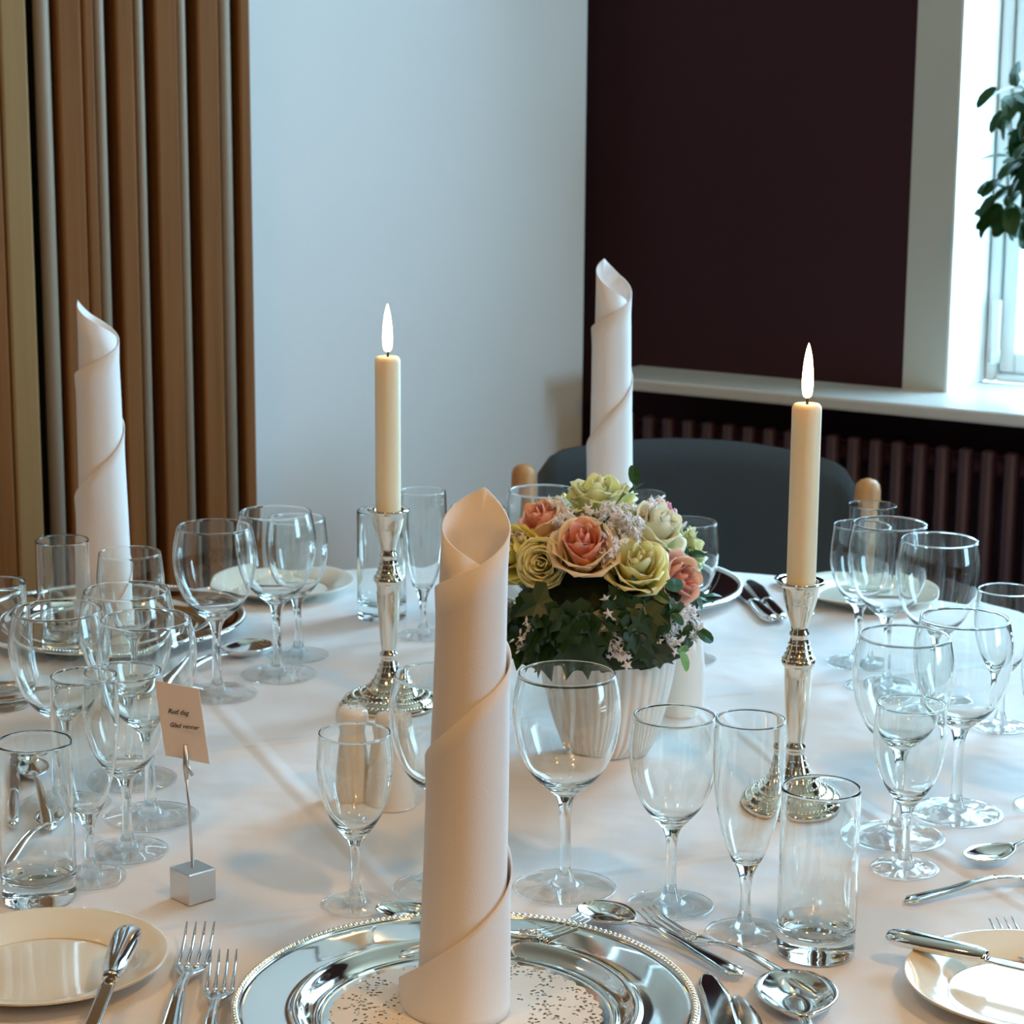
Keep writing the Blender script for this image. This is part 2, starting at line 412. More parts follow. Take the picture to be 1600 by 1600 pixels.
# folded wooden partition beside the white wall
part_root = empty('folding_partition', pl(0.62, -0.06, 0), label='folded wooden accordion partition with grey metal edges beside the white wall', cat='partition')
Mp = Matrix.Translation(-part_root.location)
def s_of(u, d):
    # position along the partition wall that shows at pixel column u (at mid height) at depth offset d
    lo, hi = -0.5, 2.5
    dr = ray(u, 400)
    for _ in range(50):
        m_ = (lo + hi) / 2; P = pl(m_, d, 1.2)
        if P.x / P.y > dr.x / dr.y: lo = m_
        else: hi = m_
    return lo
DF = -0.11
for (u0, u1) in ((379, 397), (315, 349), (250, 286), (190, 219), (140, 158), (100, 139)):
    bevel(mk('panel', xf(pbox(s_of(u1, DF), s_of(u0, DF), DF, -0.004, 0.01, CEIL - 0.02), Mp), 'panel_wood', part_root, False), 0.004)
for (u0, u1) in ((351, 369), (287, 301), (222, 236), (160, 176), (69, 92)):
    sa, sb = s_of(u1, DF), s_of(u0, DF); mid = (sa + sb) / 2; r_ = abs(sb - sa) / 2
    mk('edge_profile', xf(tube([pl(mid, DF + 0.008, 0.01), pl(mid, DF + 0.008, CEIL - 0.02)], r_, 14), Mp), 'edge_metal', part_root)
for (u0, u1) in ((370, 378), (302, 314), (237, 249), (177, 189), (56, 68), (93, 99)):
    mk('gasket', xf(pbox(s_of(u1, DF + .05), s_of(u0, DF + .05), DF + 0.05, -0.006, 0.01, CEIL - 0.02), Mp), 'gasket', part_root, False)  # dark strips that paint the shade between the panels
bevel(mk('end_panel', xf(pbox(s_of(55, DF), s_of(12, DF), DF, -0.004, 0.01, CEIL - 0.02), Mp), 'panel_wood_light', part_root, False), 0.004)
bevel(mk('end_panel', xf(pbox(s_of(10, DF), s_of(-330, DF), DF, -0.004, 0.01, CEIL - 0.02), Mp), 'panel_wood', part_root, False), 0.004)

# ceiling downlights (the warm light of the room)
for i, (p, power, rr) in enumerate(LAMPS):
    where = ['over the near right of the table', 'over the near left of the table', 'behind the camera near the rear wall', 'by the left wall near the partition'][i]
    t = empty('ceiling_lamp', (p[0], p[1], CEIL), label='round white ceiling lamp ' + where, cat='lamp', group='round ceiling lamps')
    mk('housing', lathe([(0.0, 0), (rr + 0.03, 0), (rr + 0.03, -0.05), (rr + 0.012, -0.055), (rr + 0.012, -0.02), (0.0, -0.02)][::-1], 40), 'window_paint', t)
    ld = bpy.data.lights.new('lamp_light', 'AREA'); ld.shape = 'DISK'; ld.size = rr * 2; ld.energy = power; ld.color = WARM
    lo = bpy.data.objects.new('lamp_light', ld); C.objects.link(lo); lo.parent = t; lo.location = (0, 0, -0.058)

# ================================================================== table, cloth, chair
TC = Vector((0.04, 1.885, 0)); TR = 0.755
tb = empty('round_table', TC, label='round dining table hidden beneath the white cloth', cat='table')
mk('table_top', lathe([(0, 0.705), (TR - 0.012, 0.705), (TR - 0.008, 0.71), (TR - 0.008, 0.735), (0, 0.735)], 72), 'oak', tb, False)
for k in range(4):
    a = PI / 4 + k * PI / 2
    mk('leg', tube([(0.5 * math.cos(a), 0.5 * math.sin(a), 0.0), (0.46 * math.cos(a), 0.46 * math.sin(a), 0.705)], [0.02, 0.026], 12), 'oak', tb)
def cloth_geo():
    seg = 240; prof = [(0, TZ)] + [(TR * k / 10, TZ) for k in range(1, 10)] + [(TR - 0.006, TZ), (TR + 0.001, TZ - 0.003), (TR + 0.005, TZ - 0.010)]
    prof += [(TR + 0.006 + 0.05 * (k / 10), TZ - 0.012 - 0.245 * k / 10) for k in range(1, 11)]
    def fl(a, i, r):
        k = max(0, i - 12) / 10.0
        return k * (0.030 * math.sin(15 * a + 0.6 * math.sin(3 * a)) + 0.012 * math.sin(31 * a + 1.0))
    return lathe(prof[::-1], seg, fl)
cl = mk('tablecloth', cloth_geo(), 'cloth', None, loc=(TC.x, TC.y, 0))
tag(cl, 'white cloth with ironed folds draped over the round dining table', 'tablecloth')
solid(cl, 0.0012, -1.0)

ch_ang = math.atan2(0.965, 0.18)
chair = empty('dining_chair', (0.0, 0.0, 0), label='dark grey upholstered dining chair with rounded oak posts beyond the far napkin', cat='chair')
Lp = at(820, 742, 2.93); Rp = at(1352, 760, 2.84)
cmid = (Lp + Rp) / 2; wv = Vector((Rp.x - Lp.x, Rp.y - Lp.y, 0)); half = wv.length / 2; wv.normalize(); bv = Vector((-wv.y, wv.x, 0))   # bv: away from the table
chair.location = (cmid.x, cmid.y, 0); chair.rotation_euler = (0, 0, math.atan2(wv.y, wv.x))
ZT = 0.842
def back_pad(front):
    def fn(a, b):
        x = (a * 2 - 1) * (half - 0.012)
        bow = 0.055 * (1 - (x / half) ** 2)
        tt = min(1.0, max(0, abs(x / half) - 0.80) / 0.175); top = ZT - 0.026 * abs(x / half) ** 2.2 - 0.055 * (1 - math.sqrt(max(0.0, 1 - tt * tt)))
        z = 0.50 + (top - 0.50) * b
        rim = min(1, (1 - abs(a * 2 - 1)) * 14, (1 - b) * 9 + 0.02, b * 9 + 0.02)
        th = 0.020 * math.sqrt(max(0, rim))
        return (x, bow + (-th if front else th) + 0.08 * (b - 0.5) * 0.5, z)
    return fn
g1 = grid(28, 20, back_pad(True)); g2 = grid(28, 20, back_pad(False)); g2 = (g2[0], [f[::-1] for f in g2[1]])
mk('backrest', join(g1, g2), 'upholstery', chair)
for s_ in (-1, 1):
    pts = [(s_ * (half + 0.004), -0.01, 0.0), (s_ * (half + 0.004), -0.03, 0.45), (s_ * (half + 0.002), 0.0, 0.70), (s_ * (half + 0.003), 0.007, 0.795), (s_ * (half + 0.003), 0.008, 0.803), (s_ * (half + 0.003), 0.0085, 0.808), (s_ * (half + 0.003), 0.009, 0.8105)]
    mk('leg', tube(pts, [0.015, 0.018, 0.0168, 0.0168, 0.0150, 0.0100, 0.002], 16), 'oak', chair)
    mk('leg', tube([(s_ * (half - 0.01), -0.43, 0.0), (s_ * (half - 0.01), -0.42, 0.43)], [0.014, 0.018], 12), 'oak', chair)
    mk('side_rail', box(s_ * (half - 0.012) - 0.011, s_ * (half - 0.012) + 0.011, -0.43, -0.02, 0.38, 0.425), 'oak', chair, False)
st = mk('seat', box(-half + 0.005, half - 0.005, -0.46, -0.03, 0.425, 0.475), 'upholstery', chair, False); bevel(st, 0.018, 4)
mk('front_rail', box(-half + 0.01, half - 0.01, -0.43, -0.408, 0.38, 0.425), 'oak', chair, False)

# ================================================================== tableware
# ---- stemware: three open meshes that close into one body of glass
def stem_glass_meshes(key, outer, inner, i_foot, i_stem, seg=64):
    """outer: from the centre of the base up to the rim; i_foot, i_stem: index in outer where foot and stem end"""
    outer_s = outer
    foot = smooth_foot(outer_s[:i_foot + 1])
    stem = smooth_prof(outer_s[i_foot:i_stem + 1], 5)
    bowl = smooth_prof(outer_s[i_stem:], 6)
    r1 = outer_s[-1]; r2 = inner[0]
    cx_, hw_ = (r1[0] + r2[0]) / 2, (r1[0] - r2[0]) / 2
    lip = [(cx_ + hw_ * 1.12 * math.cos(a_), r1[1] + hw_ * 1.12 * math.sin(a_)) for a_ in (R(10), R(45), R(90), R(135), R(170))]
    bowl = bowl + lip + smooth_prof(inner, 6)
    return (two_glass(key + '_foot', lathe(foot, seg), lambda r, z: r > foot[3][0] * 0.40 and r < foot[3][0] - 0.0011 or z < 0.0011),
            me_new(key + '_stem', *lathe(stem, 32), 'glass'),
            me_new(key + '_bowl', *lathe(bowl, seg), 'glass'))
def two_glass(name, geo, thin):
    # solid glass where the body is thick, thin plate glass where its two faces run side by side
    me = me_new(name, *geo, 'glass'); me.materials.append(MATS['thin_glass'])
    for p in me.polygons:
        c = p.center
        if thin(math.hypot(c.x, c.y), c.z): p.material_index = 1
    return me
def smooth_foot(p):
    return p[:3] + smooth_prof(p[3:], 5)
def shell(outer_bowl, t, floor_z):
    inn = []
    for i in range(len(outer_bowl) - 1, 0, -1):
        r, z = outer_bowl[i]
        if z > floor_z + 0.004: inn.append((r - t, z))
    r_last = inn[-1]
    inn += [(r_last[0] * 0.55, floor_z + (r_last[1] - floor_z) * 0.28), (0.0, floor_z)]
    return inn
def foot_prof(rf, stem_r):
    return [(0.0, 0.0008), (rf * 0.5, 0.0010), (rf - 0.0012, 0.0004), (rf, 0.0012), (rf - 0.0005, 0.0020), (rf * 0.66, 0.0027), (rf * 0.34, 0.0041), (stem_r * 1.9, 0.0072), (stem_r * 1.12, 0.0160)]
GL = {}
def define(key, rf, sr, stem_pts, bowl_pts, floor_z, t=0.0011):
    fp = foot_prof(rf, sr)
    outer = fp + stem_pts + bowl_pts
    GL[key] = stem_glass_meshes(key, outer, shell(stem_pts[-1:] + bowl_pts, t, floor_z), len(fp) - 1, len(fp) + len(stem_pts) - 1)
define('large_wine', 0.0375, 0.0042, [(0.0041, 0.035), (0.0042, 0.055), (0.0054, 0.066), (0.0085, 0.0735)],
       [(0.0175, 0.0810), (0.0268, 0.0910), (0.0346, 0.1065), (0.0384, 0.1230), (0.0394, 0.1350), (0.0386, 0.1470), (0.0352, 0.1640)], 0.0785)
define('small_wine', 0.0310, 0.0038, [(0.0037, 0.030), (0.0038, 0.045), (0.0049, 0.054), (0.0075, 0.0605)],
       [(0.0140, 0.0675), (0.0212, 0.0765), (0.0276, 0.0905), (0.0308, 0.1060), (0.0315, 0.1160), (0.0308, 0.1270), (0.0289, 0.1430)], 0.0650)
define('sherry', 0.0255, 0.0034, [(0.0033, 0.028), (0.0034, 0.038), (0.0045, 0.0465), (0.0070, 0.0520)],
       [(0.0125, 0.0590), (0.0188, 0.0690), (0.0242, 0.0830), (0.0268, 0.0970), (0.0274, 0.1050), (0.0270, 0.1150), (0.0256, 0.1300)], 0.0562)
define('flute', 0.0270, 0.0036, [(0.0035, 0.026), (0.0037, 0.034), (0.0050, 0.0430), (0.0072, 0.0490)],
       [(0.0115, 0.0570), (0.0172, 0.0720), (0.0214, 0.0900), (0.0239, 0.1080), (0.0248, 0.1240), (0.0247, 0.1400), (0.0240, 0.1560)], 0.0530, 0.0010)
def tumbler_meshes():
    R0 = 0.0268; h = 0.119; t = 0.0013; fz = 0.0145
    base = [(0.0, 0.0012), (R0 * 0.75, 0.0010), (R0 - 0.003, 0.0003), (R0 - 0.0008, 0.0014), (R0 - 0.0002, 0.004), (R0, 0.012), (R0, 0.018)]
    wall = [(R0, 0.018), (R0, 0.05), (R0, 0.09), (R0, h - 0.004), (R0, h - 0.0018), (R0 - 0.00005, h - 0.0010), (R0 - t * 0.22, h - 0.0003), (R0 - t * 0.5, h), (R0 - t * 0.78, h - 0.0003), (R0 - t + 0.00005, h - 0.0010), (R0 - t, h - 0.0018), (R0 - t, h - 0.004), (R0 - t, 0.09), (R0 - t, 0.05), (R0 - t - 0.0002, 0.024)]
    inner = [(R0 - t - 0.0002, 0.024), (R0 - t - 0.0015, 0.0185), (R0 - 0.007, fz + 0.001), (R0 * 0.4, fz), (0.0, fz)]
    return (me_new('tumbler_base', *join(lathe(base, 64), lathe(inner, 64)), 'glass'), me_new('tumbler_wall', *lathe(wall, 64), 'glass'))
GL['tumbler'] = tumbler_meshes()
PARTS = {'tumbler': ('base', 'wall')}
NAMES = {'large_wine': ('wine_glass', 'wine glass'), 'small_wine': ('white_wine_glass', 'wine glass'), 'sherry': ('sherry_glass', 'glass'), 'flute': ('champagne_flute', 'glass'), 'tumbler': ('tumbler', 'glass')}
GROUPS = {'large_wine': 'large wine glasses on the table', 'small_wine': 'smaller wine glasses on the table', 'sherry': 'small sherry glasses on the table', 'flute': 'champagne flutes on the table', 'tumbler': 'straight tumblers on the table'}
def glass(key, u, v, label):
    nm, cat = NAMES[key]
    p = tab(u, v)
    o = empty(nm, (p.x, p.y, TZ + 0.0005), random.uniform(0, 6.28), label, cat, GROUPS[key])
    for n, me in zip(PARTS.get(key, ('foot', 'stem', 'bowl')), GL[key]):
        ob(n, me, o)
    return o
GLASSES = [
 # near setting, in front of the camera
 ('sherry', 556, 1417, 'small stemmed glass left of the near napkin, in front of the shakers'),
 ('large_wine', 692, 1392, 'large wine glass mostly hidden behind the near rolled napkin'),
 ('large_wine', 882, 1390, 'large clear wine glass in front of the white ribbed vase'),
 ('small_wine', 1047, 1417, 'smaller wine glass between the large wine glass and the near flute'),
 ('flute', 1163, 1460, 'champagne flute beside the near tumbler in front of the right candlestick'),
 ('tumbler', 1274, 1490, 'straight tumbler nearest the camera above the soup spoon'),
 # left side of the table
 ('tumbler', 62, 1405, 'straight tumbler at the left with spoons showing through it'),
 ('flute', 141, 1374, 'champagne flute next to the left tumbler'),
 ('small_wine', 200, 1332, 'smaller wine glass right behind the left flute, nearest the place card'),
 ('large_wine', 236, 1279, 'large wine glass standing directly behind the place card'),
 ('large_wine', 206, 1220, 'large wine glass at the back of the left cluster'),
 ('large_wine', 100, 1260, 'large wine glass leftmost in the left cluster, behind the flute'),
 ('small_wine', 209, 1095, 'smaller wine glass in front of the left napkin'),
 ('tumbler', 103, 1022, 'straight tumbler standing just left of the left napkin'),
 ('tumbler', 2, 1103, 'straight tumbler cut by the left picture edge'),
 ('large_wine', 340, 1086, 'large wine glass standing alone in front of the slatted partition'),
 ('large_wine', 434, 1056, 'large wine glass in front of the white wall, left one of the overlapping pair'),
 ('small_wine', 466, 1026, 'smaller wine glass behind the left one of the overlapping pair'),
 # far side
 ('tumbler', 597, 965, 'straight tumbler behind the left candlestick'),
 ('flute', 661, 995, 'champagne flute between the left candlestick and the near napkin'),
 ('small_wine', 747, 1003, 'smaller wine glass hidden behind the tip of the near napkin'),
 ('large_wine', 846, 1010, 'large wine glass behind the salmon rose at the left of the bouquet'),
 ('flute', 1000, 1000, 'champagne flute hidden behind the top of the bouquet'),
 ('small_wine', 1071, 1032, 'smaller wine glass behind the right side of the bouquet'),
 # right side
 ('tumbler', 1357, 953, 'straight tumbler below the right oak post of the chair'),
 ('large_wine', 1380, 1077, 'large wine glass in the middle of the far right cluster'),
 ('small_wine', 1339, 1038, 'smaller wine glass leftmost in the far right cluster'),
 ('large_wine', 1456, 1111, 'large wine glass rightmost in the far right cluster, against the radiator'),
 ('sherry', 1562, 1138, 'small stemmed glass near the right picture edge'),
 ('large_wine', 1400, 1310, 'large wine glass behind the small stemmed glass at the right'),
 ('large_wine', 1493, 1273, 'large wine glass at the right with a long free stem'),
 ('sherry', 1413, 1360, 'small stemmed glass foremost in the right cluster'),
 ('small_wine', 1645, 1262, 'smaller wine glass cut by the right picture edge'),
]
for g in GLASSES: glass(*g)

# ---- candlesticks and candles
cs_prof = [(0.0, 0.0), (0.0445, 0.0), (0.0452, 0.0025), (0.0445, 0.005), (0.0405, 0.0065), (0.0385, 0.0095), (0.0300, 0.0125), (0.0220, 0.0165), (0.0160, 0.0225), (0.0118, 0.0300), (0.0090, 0.0375), (0.0074, 0.0435),
           (0.0068, 0.0455), (0.0080, 0.0470), (0.0086, 0.0490), (0.0080, 0.0512), (0.0064, 0.0528), (0.0070, 0.0560), (0.0088, 0.0720), (0.0102, 0.0900), (0.0110, 0.1080), (0.0112, 0.1165), (0.0126, 0.1185), (0.0138, 0.1205), (0.0136, 0.1225), (0.0112, 0.1260), (0.0088, 0.1330), (0.0074, 0.1400),
           (0.0072, 0.1425), (0.0080, 0.1435), (0.0080, 0.1455), (0.0066, 0.1475), (0.0072, 0.1520), (0.0104, 0.1620), (0.0138, 0.1750), (0.0150, 0.1830), (0.0165, 0.1850), (0.0192, 0.1865), (0.0195, 0.1880), (0.0185, 0.1890), (0.0150, 0.1880), (0.0128, 0.1870), (0.0126, 0.1700), (0.0, 0.1690)]
cs_me = me_new('candlestick', *lathe(cs_prof, 64), 'old_silver')
def bead_ring(rad, z, r, n):
    g = []
    for k in range(n):
        a = 2 * PI * k / n
        M = Matrix.Translation((rad * math.cos(a), rad * math.sin(a), z))
        vs = [(r, 0, 0), (0, r, 0), (-r, 0, 0), (0, -r, 0), (0, 0, r), (r * .7, r * .7, 0), (-r * .7, r * .7, 0), (-r * .7, -r * .7, 0), (r * .7, -r * .7, 0), (r * .62, 0, r * .75), (0, r * .62, r * .75), (-r * .62, 0, r * .75), (0, -r * .62, r * .75)]
        fs = [(4, 9, 10), (4, 10, 11), (4, 11, 12), (4, 12, 9), (9, 0, 5, 10), (10, 5, 1), (10, 1, 6, 11), (11, 6, 2), (11, 2, 7, 12), (12, 7, 3), (12, 3, 8, 9), (9, 8, 0)]
        g.append(xf((vs, fs), M))
    return join(*g)
bead_me = me_new('beading', *join(bead_ring(0.0408, 0.0066, 0.0019, 56), bead_ring(0.0345, 0.0108, 0.0017, 50), bead_ring(0.0272, 0.0138, 0.0016, 42), bead_ring(0.0205, 0.0178, 0.0015, 34), bead_ring(0.0158, 0.0228, 0.0014, 28), bead_ring(0.0126, 0.0282, 0.0013, 24), bead_ring(0.0102, 0.0336, 0.0012, 20), bead_ring(0.0085, 0.0390, 0.0011, 18)), 'old_silver')
bead2_me = me_new('beading', *join(bead_ring(0.0124, 0.1238, 0.0014, 24), bead_ring(0.0106, 0.1274, 0.0013, 22), bead_ring(0.0092, 0.1316, 0.0012, 20), bead_ring(0.0081, 0.1362, 0.0011, 18)), 'old_silver')
wax_prof = [(0.0, 0.1695), (0.0112, 0.1695), (0.0118, 0.1870), (0.0118, 0.3255), (0.0116, 0.3275), (0.0100, 0.3300), (0.0070, 0.3305), (0.0030, 0.3292), (0.0, 0.3290)]
flame_prof = [(0.0, 0.3345), (0.0030, 0.3360), (0.0043, 0.3415), (0.0045, 0.3490), (0.0040, 0.3580), (0.0028, 0.3680), (0.0010, 0.3760), (0.0, 0.3785)]
wax_me = me_new('taper_candle', *lathe(wax_prof, 40), 'wax')
flame_me = me_new('flame', *lathe(smooth_prof(flame_prof, 3), 20), 'flame')
for (u, v, lab, where, dz) in ((608, 1102, 'left', 'in front of the white wall', 0.0), (1240, 1258, 'right', 'in front of the plum wall', 0.002)):
    p = tab(u, v)
    c_ = empty('candlestick', (p.x, p.y, TZ + 0.0005), 0, 'turned silver candlestick ' + ('behind the shakers, carrying the candle ' if lab == 'left' else 'behind the near flute, carrying the candle ') + where, 'candlestick', 'silver candlesticks')
    ob('body', cs_me, c_)
    tag(ob('beading', bead_me, c_), kind='stuff'); tag(ob('collar_beading', bead2_me, c_), kind='stuff')
    k_ = empty('taper_candle', (p.x, p.y, TZ + 0.0005 + dz), 0, 'lit ivory taper candle ' + where, 'candle', 'lit ivory candles')
    ob('wax_body', wax_me, k_)
    wk = mk('wick', tube([(0, 0, 0.328), (0.0003, 0, 0.334), (0.0010, 0, 0.340)], 0.0011, 8), 'wick', k_)
    ob('flame', flame_me, wk)

# ---- rolled napkins
def napkin(u, v, z0, apex, H, label, rs=1.0, lean=(0, 0)):
    p = tab(u, v)
    o = empty('rolled_napkin', (p.x, p.y, z0), 0, label, 'napkin', 'napkins rolled into tall cones')
    hp = [(-1.5, 0.12), (-1.0, 0.262), (-0.5, 0.300), (-0.14, 0.325), (0.0, 0.334), (0.14, 0.318), (0.42, 0.294), (0.9, 0.262), (1.42, 0.208), (2.42, 0.064), (2.86, 0.0)]
    def hh(t):
        for (a, x), (b, y) in zip(hp, hp[1:]):
            if t <= b: return (x + (y - x) * (t - a) / (b - a)) * H / 0.334
        return 0.0
    n = 260; m = 14; t0, t1 = -1.5, 2.84
    def fn(a, b):
        t = t0 + (t1 - t0) * a
        top = hh(t); z = top * b
        r = (0.0165 + 0.0021 * (t + 1.5) + 0.0052 * (1 - z / H) ** 1.2) * rs
        edge = max(0, 1 - (top - z) / 0.02) if t > 0 else 0
        r += 0.0012 * edge                                  # the free edge stands off a little
        if t > 2.5: r += 0.020 * ((t - 2.5) / 0.34) ** 2    # the loose corner at the foot
        r += 0.0006 * math.sin(9 * t + 20 * z)
        ang = apex - 2 * PI * t
        return (r * math.cos(ang) + lean[0] * z, r * math.sin(ang) + lean[1] * z, z)
    c = mk('folded_cloth', grid(n, m, fn), 'napkin', o)
    solid(c, 0.0009, 0.0)
    return o
CHZ = 0.0055        # well of a charger above the cloth
napkin(722, 1592, TZ + CHZ + 0.0012, R(74), 0.334, 'tall white rolled napkin standing on the nearest silver charger', 1.0, (0.02, 0))
napkin(166, 985, TZ + CHZ, R(165), 0.345, 'tall white rolled napkin in front of the slatted partition', 1.0)
napkin(950, 930, TZ + CHZ, R(118), 0.375, 'tall white rolled napkin standing behind the bouquet', 0.96)

# ---- silver chargers, doily
ch_prof = [(0.0, 0.0030), (0.088, 0.0030), (0.092, 0.0005), (0.100, 0.0020), (0.113, 0.0092), (0.140, 0.0118), (0.1465, 0.0122), (0.1478, 0.0138), (0.1465, 0.0156), (0.1430, 0.0156), (0.1400, 0.0138), (0.1140, 0.0118), (0.1095, 0.0135), (0.1060, 0.0125), (0.1015, 0.0078), (0.0965, 0.0050), (0.0930, 0.0060), (0.0905, 0.0052), (0.0, 0.0050)]
ch_me = me_new('charger', *lathe(smooth_prof(ch_prof, 4), 120), 'silver')
chb_me = me_new('beaded_edge', *bead_ring(0.1452, 0.0157, 0.0020, 220), 'silver')
def charger(p, label):
    o = empty('charger_plate', (p.x, p.y, TZ + 0.0003), 0, label, 'charger plate', 'silver charger plates')
    ob('dish', ch_me, o); tag(ob('beaded_edge', chb_me, o), kind='stuff')
    return o
pc = tab(728, 1598)
charger(pc, 'silver charger plate with beaded edge nearest the camera, under a lace doily')
charger(tab(166, 985), 'silver charger plate under the left rolled napkin')
charger(tab(957, 930), 'silver charger plate behind the bouquet under the far napkin')
def doily_geo():
    n = 240; vs = [(0, 0, 0)]
    for k in range(n):
        a = 2 * PI * k / n; r = 0.0845 + 0.0024 * abs(math.sin(a * 22))
        vs.append((r * math.cos(a), r * math.sin(a), 0))
    return vs, [(0, 1 + k, 1 + (k + 1) % n) for k in range(n)]
do = mk('paper_doily', doily_geo(), 'lace_paper', None, False, loc=(pc.x, pc.y, TZ + 0.0059))
tag(do, 'round white lace paper doily on the nearest charger', 'doily')

# ---- side plates
sp_prof = [(0.0, 0.0010), (0.045, 0.0010), (0.047, 0.0), (0.050, 0.0012), (0.062, 0.0070), (0.0805, 0.0135), (0.0815, 0.0146), (0.0805, 0.0153), (0.0620, 0.0092), (0.0530, 0.0048), (0.0480, 0.0036), (0.0, 0.0034)]
sp_me = me_new('plate_dish', *lathe(smooth_prof(sp_prof, 4), 80), 'porcelain')
for (u, v, lab) in ((69, 1524, 'cream porcelain side plate at lower left with a knife across it'), (1610, 1562, 'cream porcelain side plate at the lower right picture edge'),
                    (440, 926, 'cream porcelain side plate behind the overlapping wine glasses at far left'), (1352, 938, 'cream porcelain side plate behind the right candle at the far side')):
    p = tab(u, v)
    o = ob('side_plate', sp_me, None, (p.x, p.y, TZ + 0.0003)); tag(o, lab, 'plate', 'cream side plates')

# ---- cutlery (local x: 0 at the tip, -L at the end of the handle; built 0.20 m long)
def handle_geo(x0, x1, w0, w1, z0=0.006, z1=0.0015, th=0.0032):
    n = 22
    def fn(a, b):
        t = a; x = x0 + (x1 - x0) * t
        wd = w0 + (w1 - w0) * (max(0, t - 0.15) / 0.85) ** 1.3
        if t > 0.9: wd *= math.sqrt(max(0.0, 1 - ((t - 0.9) / 0.1) ** 2)) * 0.98 + 0.02
        zc = z0 + 0.005 * math.sin(PI * min(1, t * 1.6)) * (1 - t) + (z1 - z0) * t + 0.0025 * math.sin(PI * t)
        ang = 2 * PI * b
        ridge = 1 + 0.35 * max(0, math.cos(ang)) ** 6 * 0
        return (x, wd * math.cos(ang), zc + th / 2 * math.sin(ang) * ridge + th / 2)
    vs, fs = grid(n, 12, fn)
    return vs, fs
def rim_geo(x0, x1, w0, w1, z0, z1):
    # raised thread along both edges of a handle
    gs = []
    for s_ in (-1, 1):
        pts = []
        for k in range(4, 20):
            t = k / 20.0; x = x0 + (x1 - x0) * t
            wd = w0 + (w1 - w0) * (max(0, t - 0.15) / 0.85) ** 1.3
            zc = z0 + 0.005 * math.sin(PI * min(1, t * 1.6)) * (1 - t) + (z1 - z0) * t + 0.0025 * math.sin(PI * t) + 0.0026
            pts.append((x, s_ * wd * 0.78, zc))
        gs.append(tube(pts, 0.0007, 6))
    return join(*gs)
def spoon_bowl(length, width, depth):
    def fn(a, b):
        x = -length * a; t = a
        wd = width * (math.sin(PI * min(1, max(0, t)) ** 0.82) ** 0.62) if 0 < t < 1 else 0.0
        wd = max(wd, 0.0032 if t > 0.9 else 0.0004)
        s_ = b * 2 - 1
        prof = math.sin(PI * min(1, t * 0.94 + 0.02)) ** 0.8 if t < 1 else 0.05
        z = 0.0062 + 0.0035 * (t - 0.3) * t - depth * prof * (1 - s_ * s_) + depth * 0.25
        return (x, wd * s_, max(0.0008, z))
    return grid(24, 12, fn)
CUT = {}
CUT['spoon'] = (('bowl', me_new('spoon_bowl', *spoon_bowl(0.064, 0.0215, 0.0095), 'steel'), 0.0012), ('handle', me_new('spoon_handle', *handle_geo(-0.060, -0.20, 0.0034, 0.0098), 'steel'), 0), ('thread', me_new('thread', *rim_geo(-0.060, -0.20, 0.0034, 0.0098, 0.006, 0.0015), 'steel'), 0))
def tine_geo(y):
    g = tube([(-0.001, y * 1.02, 0.0150), (-0.016, y, 0.0088), (-0.034, y, 0.0050), (-0.048, y, 0.0042), (-0.056, y * 0.98, 0.0050)], [0.0006, 0.0013, 0.0016, 0.0018, 0.0019], 8)
    return g
def fork_head():
    def fn(a, b):
        x = -0.052 - 0.026 * a; s_ = b * 2 - 1
        wd = 0.0112 + (0.0034 - 0.0112) * (a ** 1.7)
        return (x, wd * s_, 0.0048 + 0.004 * a - 0.0012 * (1 - s_ * s_) * (1 - a))
    return grid(10, 8, fn)
CUT['fork'] = (('head', me_new('fork_head', *fork_head(), 'steel'), 0.0022),) + tuple(('tine', me_new('tine', *tine_geo(y), 'steel'), 0) for y in (-0.0092, -0.0031, 0.0031, 0.0092)) + (('handle', me_new('fork_handle', *handle_geo(-0.075, -0.20, 0.0034, 0.0096, 0.007), 'steel'), 0), ('thread', me_new('thread', *rim_geo(-0.075, -0.20, 0.0034, 0.0096, 0.007, 0.0015), 'steel'), 0))
def blade_geo():
    def fn(a, b):
        x = -0.115 * a; s_ = b * 2 - 1
        back = 0.0085 * min(1.0, (a / 0.16) ** 0.5) if a > 0 else 0
        edge = -0.0098 * min(1.0, (a / 0.30) ** 0.6) if a > 0 else 0
        if a > 0.86: k = (a - 0.86) / 0.14; back = back * (1 - k) + 0.006 * k; edge = edge * (1 - k) - 0.006 * k
        y = edge + (back - edge) * b
        return (x, y, 0.0040 + 0.0006 * b)
    return grid(26, 6, fn)
def knife_handle():
    pr = [(-0.115, 0.0048, 0.0040), (-0.122, 0.0068, 0.0052), (-0.140, 0.0080, 0.0056), (-0.165, 0.0092, 0.0058), (-0.185, 0.0094, 0.0056), (-0.193, 0.0080, 0.0048), (-0.198, 0.0054, 0.0036), (-0.2, 0.0010, 0.0008)]
    vs, fs = [], []
    n = 18
    for (x, wy, wz) in pr:
        for k in range(n):
            t = 2 * PI * k / n; vs.append((x, wy * math.cos(t), 0.0058 + wz * math.sin(t)))
    for i in range(len(pr) - 1):
        for k in range(n):
            j = (k + 1) % n; fs.append((i * n + k, i * n + j, (i + 1) * n + j, (i + 1) * n + k))
    return vs, fs
def collar():
    g = tube([(-0.1125, 0, 0.0056), (-0.1135, 0, 0.0056), (-0.1185, 0, 0.0056), (-0.1195, 0, 0.0056)], [0.0040, 0.0066, 0.0066, 0.0040], 16)
    return [(v[0], v[1] * 1.05, 0.0056 + (v[2] - 0.0056) * 0.82) for v in g[0]], g[1]
